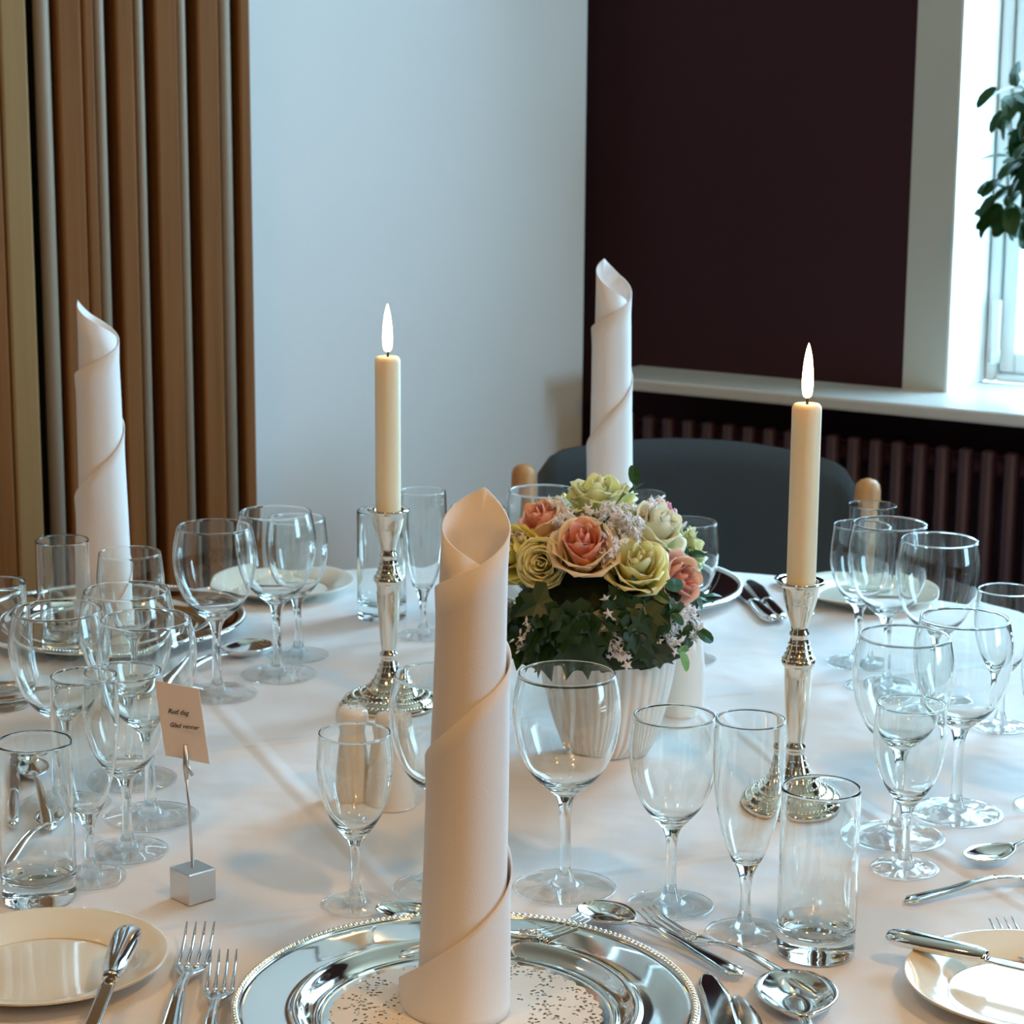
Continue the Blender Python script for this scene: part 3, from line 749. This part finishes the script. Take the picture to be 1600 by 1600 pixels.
CUT['knife'] = (('blade', me_new('knife_blade', *blade_geo(), 'steel'), 0.0014), ('handle', me_new('knife_handle', *knife_handle(), 'steel'), 0), ('collar', me_new('collar', *collar(), 'steel'), 0))
CUT['butter'] = (('blade', me_new('knife_blade', *(lambda g: ([(v[0], v[1] * 0.62, v[2]) for v in g[0]], g[1]))(blade_geo()), 'steel'), 0.0016), ('handle', me_new('knife_handle', *(lambda g: ([(v[0], v[1] * 1.3, v[2] * 1.2) for v in g[0]], g[1]))(knife_handle()), 'steel'), 0), ('collar', me_new('collar', *collar(), 'steel'), 0))
def cutlery(kind, tip, end, label, L=None, z=0.0006, pitch=0.0, zt=None, group=None, name=None, wide=1.0):
    a = tab(*tip, TZ + z + {'spoon': 0.0085, 'fork': 0.012, 'knife': 0.004}[kind if kind != 'butter' else 'knife']); b = tab(*end, TZ + z + 0.003)
    d = Vector((a.x - b.x, a.y - b.y, 0)); ln = L or d.length
    o = empty(name or {'spoon': 'dessert_spoon', 'fork': 'table_fork', 'knife': 'table_knife'}[kind], (a.x, a.y, TZ + z), math.atan2(d.y, d.x), label, 'knife' if kind == 'butter' else kind, group or {'spoon': 'silver spoons', 'fork': 'silver forks', 'knife': 'silver knives', 'butter': 'small butter knives'}[kind])
    o.rotation_euler = (0, pitch, math.atan2(d.y, d.x)); k = ln / 0.20; o.scale = (k, k * wide, k)
    made = {}
    for n, me, th in CUT[kind]:
        par = {'tine': 'head', 'thread': 'handle', 'collar': 'handle'}.get(n)     # sub-parts
        c = ob(n, me, made.get(par, o)); made[n] = c
        if th: solid(c, th, 0.0)
    return o
cutlery('spoon', (913, 1406), (1160, 1524), 'dessert spoon with its bowl in front of the large wine glass foot', z=0.0030, wide=1.15)
cutlery('fork', (1006, 1420), (1236, 1536), 'dessert fork lying beside the dessert spoon below the flute', L=0.175)
cutlery('spoon', (588, 1410), (812, 1452), 'spoon whose bowl shows just left of the near napkin', L=0.15, z=0.003)
cutlery('fork', (914, 1430), (800, 1478), 'fork whose tines point right behind the nearest charger', L=0.15, z=0.0075, pitch=R(5))
cutlery('fork', (314, 1446), (262, 1630), 'larger fork at lower left, left one of the two beside the charger', L=0.20)
cutlery('fork', (350, 1486), (322, 1660), 'smaller fork overlapping the larger one at lower left', L=0.18, z=0.004)
cutlery('knife', (1106, 1522), (1172, 1740), 'knife with a dark mirrored blade right of the nearest charger', L=0.22)
cutlery('knife', (1152, 1556), (1220, 1760), 'second knife between the mirrored blade and the soup spoon', L=0.20)
cutlery('spoon', (1234, 1518), (1300, 1760), 'large soup spoon at the bottom right below the tumbler', L=0.245, z=0.0012, name='soup_spoon', wide=1.02)
kn = cutlery('butter', (128, 1640), (222, 1436), 'small knife resting across the lower left side plate', L=0.165, z=0.0150, pitch=R(3), name='butter_knife')
cutlery('butter', (1760, 1545), (1456, 1476), 'small knife resting on the rim of the lower right side plate', L=0.165, z=0.0170, pitch=R(-1), name='butter_knife')
cutlery('fork', (1562, 1436), (1660, 1545), 'fork at the right picture edge above the right side plate', L=0.18)
cutlery('spoon', (1512, 1336), (1680, 1305), 'dessert spoon at the right edge with its shaded bowl pointing left', L=0.15, z=0.0035)
cutlery('fork', (1700, 1345), (1553, 1386), 'fork at the right edge with its handle end towards the small stemmed glass', L=0.16)
cutlery('spoon', (411, 999), (270, 1064), 'spoon with a golden glint beside the lone wine glass at left', L=0.205, wide=1.15, z=0.001)
cutlery('spoon', (44, 1182), (96, 1330), 'spoon seen upright through the left tumbler', L=0.18)
cutlery('spoon', (102, 1256), (2, 1352), 'spoon slanting to the right through the left tumbler', L=0.15)
cutlery('knife', (8, 1180), (6, 1352), 'knife at the left picture edge behind the left tumbler', L=0.19)
cutlery('knife', (112, 1078), (-70, 1084), 'knife lying flat between the two left tumblers', L=0.14)
cutlery('knife', (1140, 908), (1176, 944), 'knife right of the far charger with its handle towards the right candle', L=0.19, z=0.0006)
cutlery('knife', (1172, 906), (1206, 952), 'knife just left of the right candlestick socket at the far side', L=0.19)
cutlery('spoon', (1232, 896), (1262, 958), 'spoon hidden behind the right candlestick socket', L=0.18)

# ---- place card in its holder
pcube = tab(302, 1404)
hold = empty('card_holder', (pcube.x, pcube.y, TZ + 0.0004), R(43), 'small brushed metal cube with a clip rod holding the place card', 'card holder')
cb = mk('cube_base', box(-0.012, 0.012, -0.012, 0.012, 0, 0.0235), 'brushed', hold, False); bevel(cb, 0.0008)
top = at(290, 1172, pcube.y + 0.003)
hm = Matrix.Rotation(-R(43), 4, 'Z') @ Matrix.Translation(-hold.location)
tl = hm @ top
mk('rod', tube([(0, 0, 0.022), (tl.x * 0.5, tl.y * 0.5, 0.022 + (tl.z - 0.022) * 0.55), (tl.x, tl.y, tl.z - 0.018)], 0.0010, 8), 'brushed', hold)
mk('clip', tube([(tl.x * 0.97, tl.y * 0.97, tl.z - 0.024), (tl.x, tl.y, tl.z - 0.012), (tl.x, tl.y, tl.z + 0.004)], [0.0011, 0.0024, 0.0016], 8), 'brushed', hold)
lv = hm @ at(301, 1212, pcube.y + 0.002)
mk('clip_lever', tube([(tl.x, tl.y, tl.z - 0.010), (lv.x, lv.y, lv.z)], [0.0016, 0.0012], 8), 'brushed', hold)
Yc = pcube.y + 0.0062
c4 = [at(241, 1063, Yc + 0.004), at(311, 1076, Yc - 0.002), at(327, 1194, Yc - 0.002), at(259, 1180, Yc + 0.004)]
cc = sum(c4, Vector()) / 4
card = empty('place_card', cc, 0, 'white place card with two printed lines held in the metal clip', 'card')
xv = (c4[1] - c4[0]).normalized(); yv0 = (c4[0] - c4[3]); yv = (yv0 - xv * yv0.dot(xv)).normalized(); nv = xv.cross(yv)
if nv.y > 0: nv = -nv
cw = ((c4[1] - c4[0]).length + (c4[2] - c4[3]).length) / 2; chh = yv0.length
Mc = Matrix(((xv.x, yv.x, nv.x), (xv.y, yv.y, nv.y), (xv.z, yv.z, nv.z))).to_4x4()
yv = ((c4[0] - c4[3]) + (c4[1] - c4[2])).normalized(); xv = ((c4[1] - c4[0]) + (c4[2] - c4[3])).normalized()
Mc = Matrix(((xv.x, yv.x, nv.x), (xv.y, yv.y, nv.y), (xv.z, yv.z, nv.z))).to_4x4()
cardm = mk('card_sheet', xf(box(-cw / 2, cw / 2, -chh / 2, chh / 2, -0.0002, 0.0002), Mc), 'paper', card, False)
def text(body, x, y, size):
    cu = bpy.data.curves.new('text', 'FONT'); cu.body = body; cu.size = size; cu.shear = 0.3; cu.offset = 0.00008
    t = bpy.data.objects.new('tmp', cu); C.objects.link(t)
    dg = bpy.context.evaluated_depsgraph_get(); me = bpy.data.meshes.new_from_object(t.evaluated_get(dg))
    bpy.data.objects.remove(t)
    me.materials.clear(); me.materials.append(MATS['ink'])
    o = ob('printed_line', me, card)
    o.matrix_local = Mc @ Matrix.Translation((x, y, 0.0004))
    return o
text('Rud dag', -cw * 0.30, chh * 0.09, 0.0050)
text('Glad venner', -cw * 0.30, -chh * 0.09, 0.0046)

# ---- shakers, vase, pot
sh_prof = [(0.0, 0.0), (0.0185, 0.0), (0.0195, 0.002), (0.0190, 0.015), (0.0165, 0.034), (0.0135, 0.050), (0.0118, 0.057), (0.0122, 0.061), (0.0132, 0.066), (0.0133, 0.072), (0.0118, 0.0765), (0.0060, 0.0785), (0.0, 0.0788)]
sh_me = me_new('shaker_body', *lathe(smooth_prof(sh_prof, 4), 40), 'white_ceramic')
for (u, v, lab) in ((551, 1249, 'white ceramic shaker showing above the rim of the small stemmed glass'), (612, 1258, 'white ceramic shaker nearer the rolled napkin, next to the other shaker')):
    p = tab(u, v); o = empty('ceramic_shaker', (p.x, p.y, TZ + 0.0004), 0, lab, 'shaker', 'white ceramic shakers')
    ob('body', sh_me, o)
    tag(mk('shaker_holes', join(*[tube([(0.004 * math.cos(a), 0.004 * math.sin(a), 0.0770), (0.004 * math.cos(a), 0.004 * math.sin(a), 0.0790)], 0.0006, 6) for a in (0.3, 2.4, 4.5)]), 'gasket', o), kind='stuff')
VB = tab(945, 1174)
vase = empty('ribbed_vase', (VB.x, VB.y, TZ + 0.0004), 0, 'white ribbed ceramic vase holding the bouquet', 'vase')
v_out = smooth_prof([(0.0, 0.0), (0.024, 0.0), (0.030, 0.003), (0.042, 0.018), (0.0515, 0.042), (0.0575, 0.066), (0.0605, 0.088), (0.0612, 0.094)], 5)
v_in = smooth_prof([(0.0585, 0.0935), (0.0575, 0.080), (0.045, 0.035), (0.03, 0.012), (0.0, 0.010)], 5)
nout = len(v_out)
def fl(a, i, r):
    if i < 5 or i > nout - 2: return 0.0
    k = min(1, (i - 4) / 8.0)
    return 0.0016 * k * (abs(math.cos(19 * a)) - 0.5)
mk('fluted_body', lathe(v_out + v_in, 228, fl), 'white_ceramic', vase)
p = tab(1062, 1112)
pot = mk('ceramic_pot', lathe(smooth_prof([(0.0, 0.0), (0.0215, 0.0), (0.0225, 0.003), (0.0228, 0.03), (0.0215, 0.055), (0.0190, 0.070), (0.0175, 0.078), (0.0165, 0.078), (0.0175, 0.066), (0.0200, 0.05), (0.0, 0.006)], 4), 48), 'white_ceramic', None, loc=(p.x, p.y, TZ + 0.0004))
tag(pot, 'small smooth cream ceramic pot half hidden behind the ribbed vase', 'pot')

# ================================================================== flowers
# floral foam ball that fills the vase
def foam():
    vs, fs = [], []
    g = lathe(smooth_prof([(0.0, 0.055), (0.040, 0.060), (0.0545, 0.085), (0.072, 0.098), (0.078, 0.120), (0.074, 0.145), (0.055, 0.175), (0.028, 0.193), (0.0, 0.197)], 5), 48)
    rnd = random.Random(3)
    return [(v[0] * (1 + rnd.uniform(-.05, .05)), v[1] * (1 + rnd.uniform(-.05, .05)), v[2]) if v[2] > 0.09 else v for v in g[0]], g[1]
fo = mk('floral_foam', foam(), 'moss', None, loc=(VB.x, VB.y, TZ))
tag(fo, 'dark green mossy flower base filling the ribbed vase under the blooms', 'flower base')

def petal_me(key, hw, r0, r1, h, curl, m, tipw=0.75, ruffle=0.0):
    def fn(a, b):
        s_ = a * 2 - 1; t = b
        wdt = hw * (0.35 + 0.65 * math.sin(PI * min(1, 0.12 + 0.62 * t)) ** 0.8) * (1 if t < tipw else math.sqrt(max(0.12, 1 - ((t - tipw) / (1 - tipw)) ** 2 * 0.85)))
        ang = s_ * wdt
        r = r0 * (1 - t) ** 2 + r1 * (1 - (1 - t) ** 1.8) + curl * max(0, t - 0.55) ** 2 * 5 - 0.12 * r1 * (1 - s_ * s_) * 0 + 0.06 * r1 * s_ * s_
        z = h * t - curl * max(0, t - 0.7) ** 2 * 4.5 - h * 0.13 * s_ * s_ * t
        r += ruffle * math.sin(7 * s_) * t * t
        return (r * math.cos(ang), r * math.sin(ang), z)
    return me_new(key, *grid(8, 7, fn), m)
def rose_kind(m, m2=None, tight=1.0, ruffle=0.0):
    m2 = m2 or m
    return [(petal_me('petal', 1.9, 0.002, 0.0048, 0.0375, -0.0005, m), [0, 120, 240], 0.0),
            (petal_me('petal', 1.45, 0.003, 0.0090 * tight, 0.0365, 0.0006, m), [40, 130, 220, 310], 0.0),
            (petal_me('petal', 1.15, 0.004, 0.0140 * tight, 0.0345, 0.0016, m), [0, 72, 144, 216, 288], 0.0),
            (petal_me('petal', 0.95, 0.005, 0.0190, 0.0315, 0.0040, m2, ruffle=ruffle), [30, 102, 174, 246, 318], 0.0),
            (petal_me('petal', 0.85, 0.005, 0.0235, 0.0265, 0.0065, m2, ruffle=ruffle), [0, 60, 120, 180, 240, 300], -0.002)]
KINDS = {'yellow': rose_kind('petal_yellow'), 'pale': rose_kind('petal_pale', 'petal_yellow', 1.1), 'cream': rose_kind('petal_cream'), 'coral': rose_kind('petal_coral', 'petal_peach', 1.15),
         'pink': rose_kind('petal_pink'), 'rose': rose_kind('petal_rose'), 'green': rose_kind('petal_green', None, 1.3, 0.0016), 'salmon': rose_kind('petal_peach', 'petal_coral')}
def bud_kind(m, m2):
    return [(petal_me('petal', 2.1, 0.002, 0.0036, 0.0420, -0.0004, m), [0, 120, 240], 0.0),
            (petal_me('petal', 1.75, 0.003, 0.0068, 0.0415, -0.0006, m), [60, 180, 300], 0.0),
            (petal_me('petal', 1.55, 0.004, 0.0104, 0.0405, 0.0000, m), [0, 120, 240], 0.0),
            (petal_me('petal', 1.35, 0.005, 0.0146, 0.0385, 0.0010, m), [65, 185, 305], 0.0),
            (petal_me('petal', 1.15, 0.006, 0.0190, 0.0350, 0.0026, m2), [20, 110, 200, 290], -0.001),
            (petal_me('petal', 1.0, 0.006, 0.0222, 0.0285, 0.0042, m2), [0, 72, 144, 216, 288], -0.002)]
KINDS['coral'] = bud_kind('petal_coral', 'petal_peach'); KINDS['pink'] = bud_kind('petal_pink', 'petal_pink'); KINDS['pale'] = bud_kind('petal_pale', 'petal_pale'); KINDS['cream'] = bud_kind('petal_cream', 'petal_cream'); KINDS['salmon'] = bud_kind('petal_coral', 'petal_peach'); KINDS['yellow'] = bud_kind('petal_yellow', 'petal_yellow')
KINDS['ranunculus'] = [(petal_me('petal', 1.35, 0.003, 0.0030 + 0.0026 * i, 0.034 - 0.0013 * i, 0.0002 + 0.00025 * i, 'petal_pale'), [j * 360.0 / (3 + i) + i * 37 for j in range(3 + i)], 0.0) for i in range(7)]
def rose(kind, u, v, dy, size, aim, label):
    p = at(u, v, VB.y + dy)
    ax = Vector(aim).normalized()
    q = ax.to_track_quat('Z', 'Y')
    o = empty('rose', p - ax * (0.022 * size), 0, label, 'flower', 'roses of the bouquet')
    o.rotation_mode = 'QUATERNION'; o.rotation_quaternion = q @ Euler((0, 0, random.uniform(0, 6.28))).to_quaternion(); o.scale = (size,) * 3
    for me, angs, dz in KINDS[kind]:
        for a in angs:
            c = ob('petal', me, o, (0, 0, dz + random.uniform(-0.0012, 0.0012)), (R(random.uniform(-4, 4)), R(random.uniform(-4, 4)), R(a + random.uniform(-9, 9)))); solid(c, 0.0005)
    mk('calyx', lathe([(0.0, -0.006), (0.0035, -0.004), (0.0075, 0.0), (0.0085, 0.005), (0.0, 0.006)], 14), 'stem_green', o)
    mk('stem', tube([(0, 0, -0.004), (0, 0, -0.05)], 0.0022, 8), 'stem_green', o)
    return o
rose('coral', 912, 855, -0.066, 1.16, (-0.05, -0.66, 0.75), 'large coral pink rose with peach outer petals at the front centre')
rose('ranunculus', 847, 880, -0.062, 1.05, (-0.25, -1.0, 0.25), 'pale yellow swirled bloom left of the large coral rose')
rose('yellow', 805, 866, -0.035, 1.02, (-0.75, -0.7, 0.2), 'yellow rose half hidden behind the near rolled napkin')
rose('pale', 994, 884, -0.066, 1.10, (0.10, -0.62, 0.72), 'full pale yellow rose right of the coral rose')
rose('pink', 1058, 906, -0.040, 0.95, (0.75, -0.75, 0.15), 'small pink rose low on the right side of the bouquet')
rose('cream', 1024, 826, -0.022, 1.08, (0.45, -0.35, 0.85), 'cream white rose above the full pale yellow rose')
rose('salmon', 846, 816, -0.020, 0.92, (-0.5, -0.4, 0.75), 'salmon rose at the upper left of the bouquet')
rose('green', 934, 776, 0.000, 1.12, (-0.05, -0.15, 1.0), 'greenish yellow open bloom on top of the bouquet')
rose('green', 1080, 856, 0.010, 0.78, (0.9, -0.1, 0.4), 'light green bloom at the right in front of a wine glass')
rose('rose', 1036, 796, 0.020, 0.55, (0.4, 0.0, 0.9), 'tiny mauve pink bud at the upper right')
rose('yellow', 890, 800, 0.045, 0.85, (-0.3, 0.5, 0.8), 'yellow rose at the back of the bouquet')
rose('cream', 1000, 830, 0.060, 0.85, (0.5, 0.7, 0.5), 'cream rose at the back right of the bouquet')
rose('pink', 850, 850, 0.050, 0.85, (-0.8, 0.5, 0.4), 'pink rose at the back left of the bouquet')

# white filler blossoms: each sprig a stem with a cluster of tiny stars
def star(r):
    vs = [(0, 0, r * 0.35)]; n = 5
    for k in range(n * 2):
        a = PI * k / n; rr = r if k % 2 == 0 else r * 0.42
        vs.append((rr * math.cos(a), rr * math.sin(a), 0.0 if k % 2 else r * 0.1))
    vs.append((0, 0, -r * 0.3)); e = len(vs) - 1
    return vs, [(0, 1 + k, 1 + (k + 1) % 10) for k in range(10)] + [(e, 1 + (k + 1) % 10, 1 + k) for k in range(10)]
def sprig(pts, n, spread, label, rs=0.0050):
    n = int(n * 1.35)
    P = [at(u, v, VB.y + dy) for (u, v, dy) in pts]
    o = empty('blossom_sprig', P[0], 0, label, 'blossom', 'white filler blossoms of the bouquet')
    L = [p - P[0] for p in P]
    mk('stem', tube(L, 0.0008, 6), 'stem_green', o)
    gs = []; rnd = random.Random(hash(label) % 1000 if False else len(label) * 7 + n)
    for k in range(n):
        t = rnd.uniform(0.15, 1.0) * (len(L) - 1); i = min(int(t), len(L) - 2); f = t - i
        c = L[i].lerp(L[i + 1], f) + Vector((rnd.gauss(0, 1), rnd.gauss(0, 1) - 0.5, rnd.gauss(0, 1))) * spread
        M = Matrix.Translation(c) @ Euler((R(90) + rnd.uniform(-.9, .9), rnd.uniform(-.9, .9), rnd.uniform(0, 6))).to_matrix().to_4x4()
        gs.append(xf(star(rs * rnd.uniform(0.7, 1.2)), M))
    tag(mk('blossoms', join(*gs), 'blossom', o, False), kind='stuff')
    return o
sprig([(966, 850, -0.04), (970, 825, -0.050), (975, 800, -0.045)], 46, 0.0052, 'white blossom sprig right of the coral rose, reaching upwards')
sprig([(990, 815, -0.01), (1008, 800, -0.005), (1022, 790, 0.0)], 30, 0.0048, 'white blossom sprig beside the tiny mauve bud')
sprig([(1046, 830, 0.02), (1052, 815, 0.02), (1050, 805, 0.02)], 16, 0.0040, 'white blossom sprig at the right above the cream rose')
sprig([(900, 815, -0.02), (880, 800, -0.02), (862, 788, -0.015)], 34, 0.0050, 'white blossom sprig over the salmon rose')
sprig([(945, 815, -0.03), (930, 806, -0.03), (915, 804, -0.03)], 26, 0.0040, 'white blossom sprig below the greenish top bloom')
sprig([(955, 880, -0.066), (950, 862, -0.070), (962, 845, -0.068)], 22, 0.0040, 'white blossom sprig between the coral and the pale yellow rose')
sprig([(950, 925, -0.075), (962, 955, -0.085), (958, 985, -0.088), (955, 1010, -0.084)], 40, 0.0046, 'white blossom sprig hanging down in front of the leaves')
sprig([(850, 950, -0.082), (832, 970, -0.086), (818, 990, -0.086), (810, 1008, -0.084)], 22, 0.0030, 'thin pale blossom sprig hanging at the left of the leaves', 0.0034)
sprig([(1055, 945, -0.05), (1062, 965, -0.06), (1050, 985, -0.062), (1040, 1003, -0.062)], 40, 0.0058, 'white blossom sprig hanging below the small pink rose')
sprig([(1070, 950, -0.04), (1080, 968, -0.04), (1085, 985, -0.04)], 22, 0.0045, 'white blossom sprig rightmost under the small pink rose')
sprig([(962, 1000, -0.084), (975, 1012, -0.086), (968, 1024, -0.084)], 24, 0.0042, 'white blossom sprig lowest, against the ribbed vase')
sprig([(828, 830, -0.03), (818, 845, -0.035), (812, 838, -0.035)], 14, 0.0035, 'white blossom sprig at the left edge beside the salmon rose')

sprig([(952, 830, -0.035), (948, 812, -0.045), (958, 800, -0.045)], 26, 0.0050, 'white blossom sprig just above the coral rose')
sprig([(1000, 850, -0.040), (990, 836, -0.052), (985, 822, -0.050)], 24, 0.0046, 'white blossom sprig left of the cream white rose')
sprig([(880, 835, -0.035), (876, 822, -0.045), (884, 810, -0.040)], 18, 0.0042, 'white blossom sprig between the salmon and the coral rose')
# greenery: ivy and small oval leaves on short twigs
def ivy_leaf():
    pts = [(0, 0), (0.35, -0.10), (0.52, 0.12), (0.30, 0.34), (0.46, 0.62), (0.20, 0.60), (0.0, 1.0)]
    out = pts + [(-x, y) for x, y in pts[-2:0:-1]]
    vs = [(x, y, 0.16 * abs(x) - 0.18 * y * y) for x, y in out] + [(0, 0.35, -0.02)]
    n = len(out); return vs, [(n, i, (i + 1) % n) for i in range(n)]
def oval_leaf():
    n = 10; out = []
    for k in range(n):
        a = 2 * PI * k / n - PI / 2; out.append((0.30 * math.cos(a), 0.5 + 0.5 * math.sin(a)))
    vs = [(x, y, 0.2 * abs(x) - 0.22 * y * y) for x, y in out] + [(0, 0.5, -0.05)]
    return vs, [(n, i, (i + 1) % n) for i in range(n)]
ivy_me = me_new('leaf', *ivy_leaf(), 'ivy', False); oval_me = me_new('leaf', *oval_leaf(), 'leaf', False); pale_me = me_new('leaf', *oval_leaf(), 'pale_leaf', False); fic_me = oval_me
def leaf_at(me, o, p, d, n, size):
    """leaf lying along d with its face towards n"""
    d = Vector(d).normalized(); n = Vector(n); n = (n - d * n.dot(d)).normalized(); x = d.cross(n)
    c = ob('leaf', me, o)
    M = Matrix(((x.x, d.x, n.x), (x.y, d.y, n.y), (x.z, d.z, n.z))).to_4x4()
    c.matrix_local = Matrix.Translation(p) @ M @ Matrix.Diagonal((size, size, size, 1))
    return c
rl = random.Random(11)
def twig(name, pts, n, me, size, label, spread=0.010, cat='leaves'):
    P = [at(u, v, VB.y + dy) for (u, v, dy) in pts]
    o = empty(name, P[0], 0, label, cat, 'greenery of the bouquet')
    L = [p - P[0] for p in P]
    mk('stem', tube(L, 0.0009, 6), 'stem_green', o)
    for k in range(n):
        t = (k + 0.6) / n * (len(L) - 1); i = min(int(t), len(L) - 2)
        c = L[i].lerp(L[i + 1], t - i)
        out = (P[0] + c) - Vector((VB.x, VB.y, TZ + 0.12)); out.z *= 0.3; out.normalize()
        d = (L[i + 1] - L[i]).normalized() * 0.7 + Vector((rl.gauss(0, .7), rl.gauss(0, .2), rl.gauss(-0.25, .5)))
        nrm = out * 1.0 + Vector((rl.gauss(0, .35), rl.gauss(0, .2), 0.35 + rl.gauss(0, .3)))
        leaf_at(me, o, c + out * rl.uniform(0, .006) + Vector((rl.gauss(0, 1), 0, rl.gauss(0, 1))) * spread * 0.5, d, nrm, size * rl.uniform(.75, 1.2))
    return o
twig('ivy_sprig', [(800, 940, -0.062), (806, 968, -0.072), (808, 1000, -0.076)], 9, ivy_me, 0.028, 'ivy trailing down the left side of the vase')
twig('ivy_sprig', [(850, 940, -0.080), (845, 970, -0.088), (842, 1000, -0.088)], 10, ivy_me, 0.030, 'ivy hanging below the pale yellow swirled bloom')
twig('ivy_sprig', [(905, 942, -0.086), (900, 970, -0.094), (896, 1006, -0.092)], 11, ivy_me, 0.032, 'ivy hanging below the large coral rose')
twig('ivy_sprig', [(945, 934, -0.080), (940, 960, -0.090), (925, 1000, -0.090)], 9, ivy_me, 0.028, 'ivy behind the hanging white blossom sprig')
twig('ivy_sprig', [(1005, 940, -0.078), (1000, 966, -0.086), (1012, 1004, -0.086)], 11, ivy_me, 0.030, 'dark ivy with a star shaped leaf below the pale yellow rose')
twig('leafy_twig', [(1010, 925, -0.080), (1030, 925, -0.078), (1045, 930, -0.075)], 6, oval_me, 0.020, 'small oval leaves between the pale yellow and small pink rose')
twig('leafy_twig', [(1030, 930, -0.072), (1034, 955, -0.076), (1030, 985, -0.078)], 9, oval_me, 0.020, 'small oval leaves hanging beside the right blossom sprig')
twig('leafy_twig', [(1072, 940, -0.02), (1090, 935, 0.0), (1108, 930, 0.015)], 8, oval_me, 0.018, 'small oval leaves reaching right over the far charger')
twig('leafy_twig', [(1062, 965, -0.045), (1070, 985, -0.045), (1066, 1004, -0.046)], 6, oval_me, 0.017, 'narrow dark leaves at the lowest right of the bouquet')
twig('leafy_twig', [(1050, 1010, -0.055), (1062, 1022, -0.056), (1072, 1026, -0.054)], 2, pale_me, 0.019, 'light green leaf pair hanging over the small cream pot')
twig('leafy_twig', [(985, 790, 0.01), (992, 772, 0.012), (990, 756, 0.012)], 3, oval_me, 0.018, 'single bright green leaves beside the greenish top bloom')
twig('leafy_twig', [(1075, 880, 0.0), (1074, 868, -0.012), (1082, 860, -0.016)], 4, oval_me, 0.018, 'dark leaves in front of the light green bloom')
twig('leafy_twig', [(980, 850, -0.045), (968, 842, -0.052), (955, 838, -0.054)], 5, oval_me, 0.016, 'small leaves tucked behind the coral rose')
twig('ivy_sprig', [(880, 945, -0.088), (870, 968, -0.092), (872, 985, -0.092)], 7, ivy_me, 0.026, 'ivy leaves in the middle left under the blooms')
twig('ivy_sprig', [(975, 942, -0.085), (978, 962, -0.090), (985, 985, -0.090)], 7, ivy_me, 0.025, 'ivy leaves in the middle right under the blooms')

# ================================================================== plant at the window
pp = wl(0.285, -0.05, SILL)
plant = empty('potted_ficus', pp, 0, 'green leafy potted plant on the window sill at the right picture edge', 'plant')
mk('pot', lathe(smooth_prof([(0.0, 0.001), (0.045, 0.001), (0.048, 0.004), (0.062, 0.10), (0.066, 0.112), (0.066, 0.120), (0.060, 0.120), (0.058, 0.10), (0.0, 0.095)], 3), 36), 'terracotta', plant)
mk('soil', lathe([(0.0585, 0.100), (0.0, 0.106)], 24), 'soil', plant)
mk('trunk', tube([(0, 0, 0.09), (0.004, 0.0, 0.2), (-0.006, 0.004, 0.33), (0.0, 0.0, 0.46)], [0.006, 0.005, 0.0045, 0.003], 10), 'bark', plant)
rp = random.Random(5)
left = -WD; 
ctrs = [(left * 0.02 + Vector((0, 0, 0.36)), 0.095, 90), (Vector((0, 0, 0.48)), 0.05, 24), (left * 0.105 + Vector((0, 0, 0.425)), 0.045, 34), (left * 0.09 + Vector((0, 0, 0.305)), 0.066, 70), (left * 0.06 + Vector((0, 0, 0.36)), 0.05, 26)]
for (c0, rad_, n) in ctrs:
    mk('twig', tube([(0, 0, c0.z - 0.06), c0 * 0.5 + Vector((0, 0, c0.z * 0.5)), c0], 0.0018, 6), 'bark', plant)
    for k in range(n):
        d = Vector((rp.gauss(0, 1), rp.gauss(0, 1), rp.gauss(0, 1))).normalized()
        p_ = c0 + d * rad_ * rp.uniform(0.55, 1.0)
        dr = d * 0.8 + Vector((rp.gauss(0, .4), rp.gauss(0, .4), -0.5 + rp.gauss(0, .4)))
        leaf_at(fic_me, plant, p_, dr, Vector((rp.gauss(0, .4), rp.gauss(0, .4) , 1.0)) + d * 0.5, rp.uniform(0.032, 0.048))
